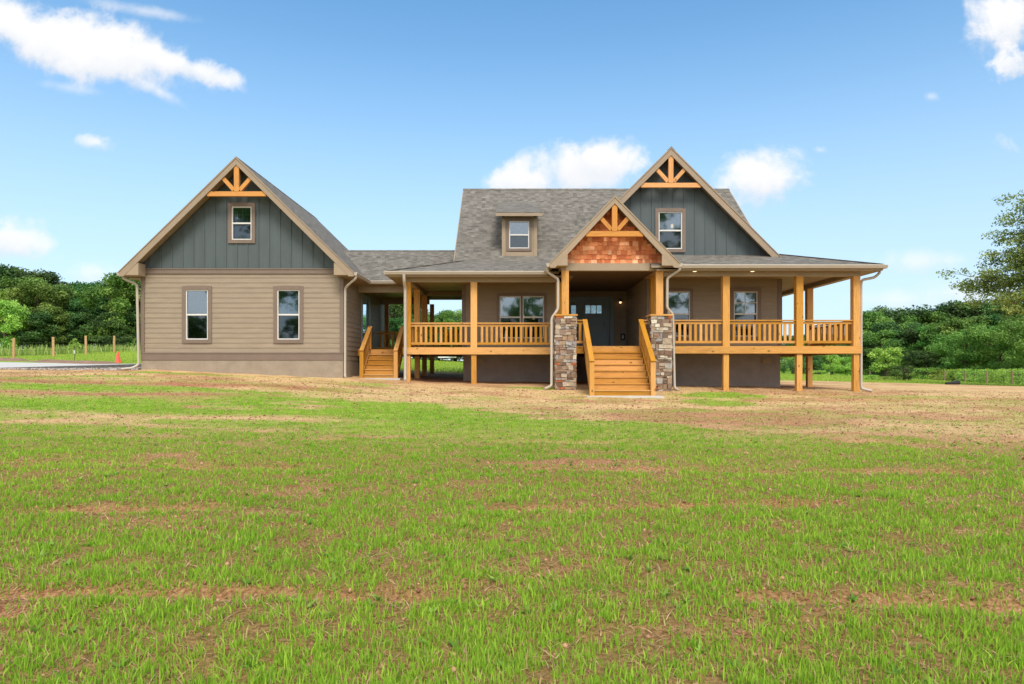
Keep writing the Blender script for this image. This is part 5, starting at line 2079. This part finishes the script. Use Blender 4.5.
# clear sky, milky towards the horizon
WH = 0.50 / STR
veil = t.new('ShaderNodeMapRange', interpolation_type='SMOOTHSTEP')
t.put(veil.inputs[0], sep.outputs['Z'])
veil.inputs[1].default_value, veil.inputs[2].default_value, veil.inputs[3].default_value, veil.inputs[4].default_value = .0, .50, .78, 0
c = t.mix(1.0, sky.outputs[0], (.62, .92, .98, 1), 'MULTIPLY')
c = t.mix(veil.outputs[0], c, (.74 * WH, .85 * WH, 1.0 * WH, 1))
for (x, y, rx, ry, ang, k) in CL:
    mp = t.new('ShaderNodeMapping', vector_type='TEXTURE')
    mp.inputs['Location'].default_value = ((x - 512) / F, (368 - y) / F, 0)
    mp.inputs['Rotation'].default_value = (0, 0, math.radians(ang))
    mp.inputs['Scale'].default_value = (rx / F, ry / F, 1)
    t.l.new(uv, mp.inputs['Vector'])
    ln = t.new('ShaderNodeVectorMath', operation='LENGTH')
    t.l.new(mp.outputs[0], ln.inputs[0])
    d = t.math('SUBTRACT', 1.0, ln.outputs['Value'])
    d = t.math('ADD', d, fb if rx > 30 else fb2)
    mr = t.new('ShaderNodeMapRange', interpolation_type='SMOOTHSTEP')
    t.put(mr.inputs[0], d)
    mr.inputs[1].default_value = -.04
    mr.inputs[2].default_value = .66 if k > .85 else 1.1
    mr.inputs[3].default_value = 0
    mr.inputs[4].default_value = min(1, k)
    al = t.math('MULTIPLY', mr.outputs[0], frontm.outputs[0])
    sy = t.new('ShaderNodeSeparateXYZ')
    t.l.new(mp.outputs[0], sy.inputs[0])
    sh_ = t.math('ADD', t.math('MULTIPLY', sy.outputs['Y'], .5), t.math('MULTIPLY', fb, .45))
    cw = t.ramp(t.math('ADD', sh_, .5), [(.08, (.80 * WH, .85 * WH, .93 * WH, 1)), (.55, (1.04 * WH, 1.04 * WH, 1.05 * WH, 1))])
    c = t.mix(al, c, cw)
# bright broken cloud behind and above the viewer, unseen, added as soft fill light
nb_ = t.noise(tc.outputs['Generated'], 2.6, 8, .6, .4)
back = t.new('ShaderNodeMapRange', interpolation_type='SMOOTHSTEP')
t.put(back.inputs[0], nb_.outputs['Fac'])
back.inputs[1].default_value, back.inputs[2].default_value, back.inputs[3].default_value, back.inputs[4].default_value = .36, .6, .35, .96
fade = t.math('SUBTRACT', 1.0, frontm.outputs[0])
c = t.mix(t.math('MULTIPLY', back.outputs[0], fade), c, (1.75 * WH, 1.72 * WH, 1.68 * WH, 1))
t.l.new(c, bg.inputs['Color'])
bg.inputs['Strength'].default_value = STR

sl = bpy.data.lights.new('sun', 'SUN')
sl.energy = 1.7
sl.angle = math.radians(20)
sl.color = (1.0, .94, .86)
so = bpy.data.objects.new('sun', sl)
COL.objects.link(so)
dirv = Vector((math.sin(SUN_AZ) * math.cos(SUN_EL), math.cos(SUN_AZ) * math.cos(SUN_EL), math.sin(SUN_EL)))
so.rotation_euler = dirv.to_track_quat('Z', 'Y').to_euler()
so.location = dirv * 60

cam = bpy.data.cameras.new('camera')
cam.sensor_fit = 'HORIZONTAL'
cam.sensor_width = 36
cam.lens = 36 * F / 1024
cam.shift_y = 26 / 1024
cam.clip_end = 2000
co = bpy.data.objects.new('camera', cam)
COL.objects.link(co)
co.location = (0, 0, CAMZ)
co.rotation_euler = (PI / 2, 0, 0)
SC.camera = co

vs = SC.view_settings
vs.view_transform = 'Standard'
vs.look = 'None'
vs.exposure = 0.98
vs.gamma = 1.0
vs.use_curve_mapping = False
SC.render.engine = 'CYCLES'
SC.cycles.use_denoising = True
SC.cycles.max_bounces = 7
SC.cycles.diffuse_bounces = 3
SC.cycles.glossy_bounces = 3
SC.cycles.transmission_bounces = 4
SC.cycles.transparent_max_bounces = 10
SC.cycles.caustics_reflective = False
SC.cycles.caustics_refractive = False
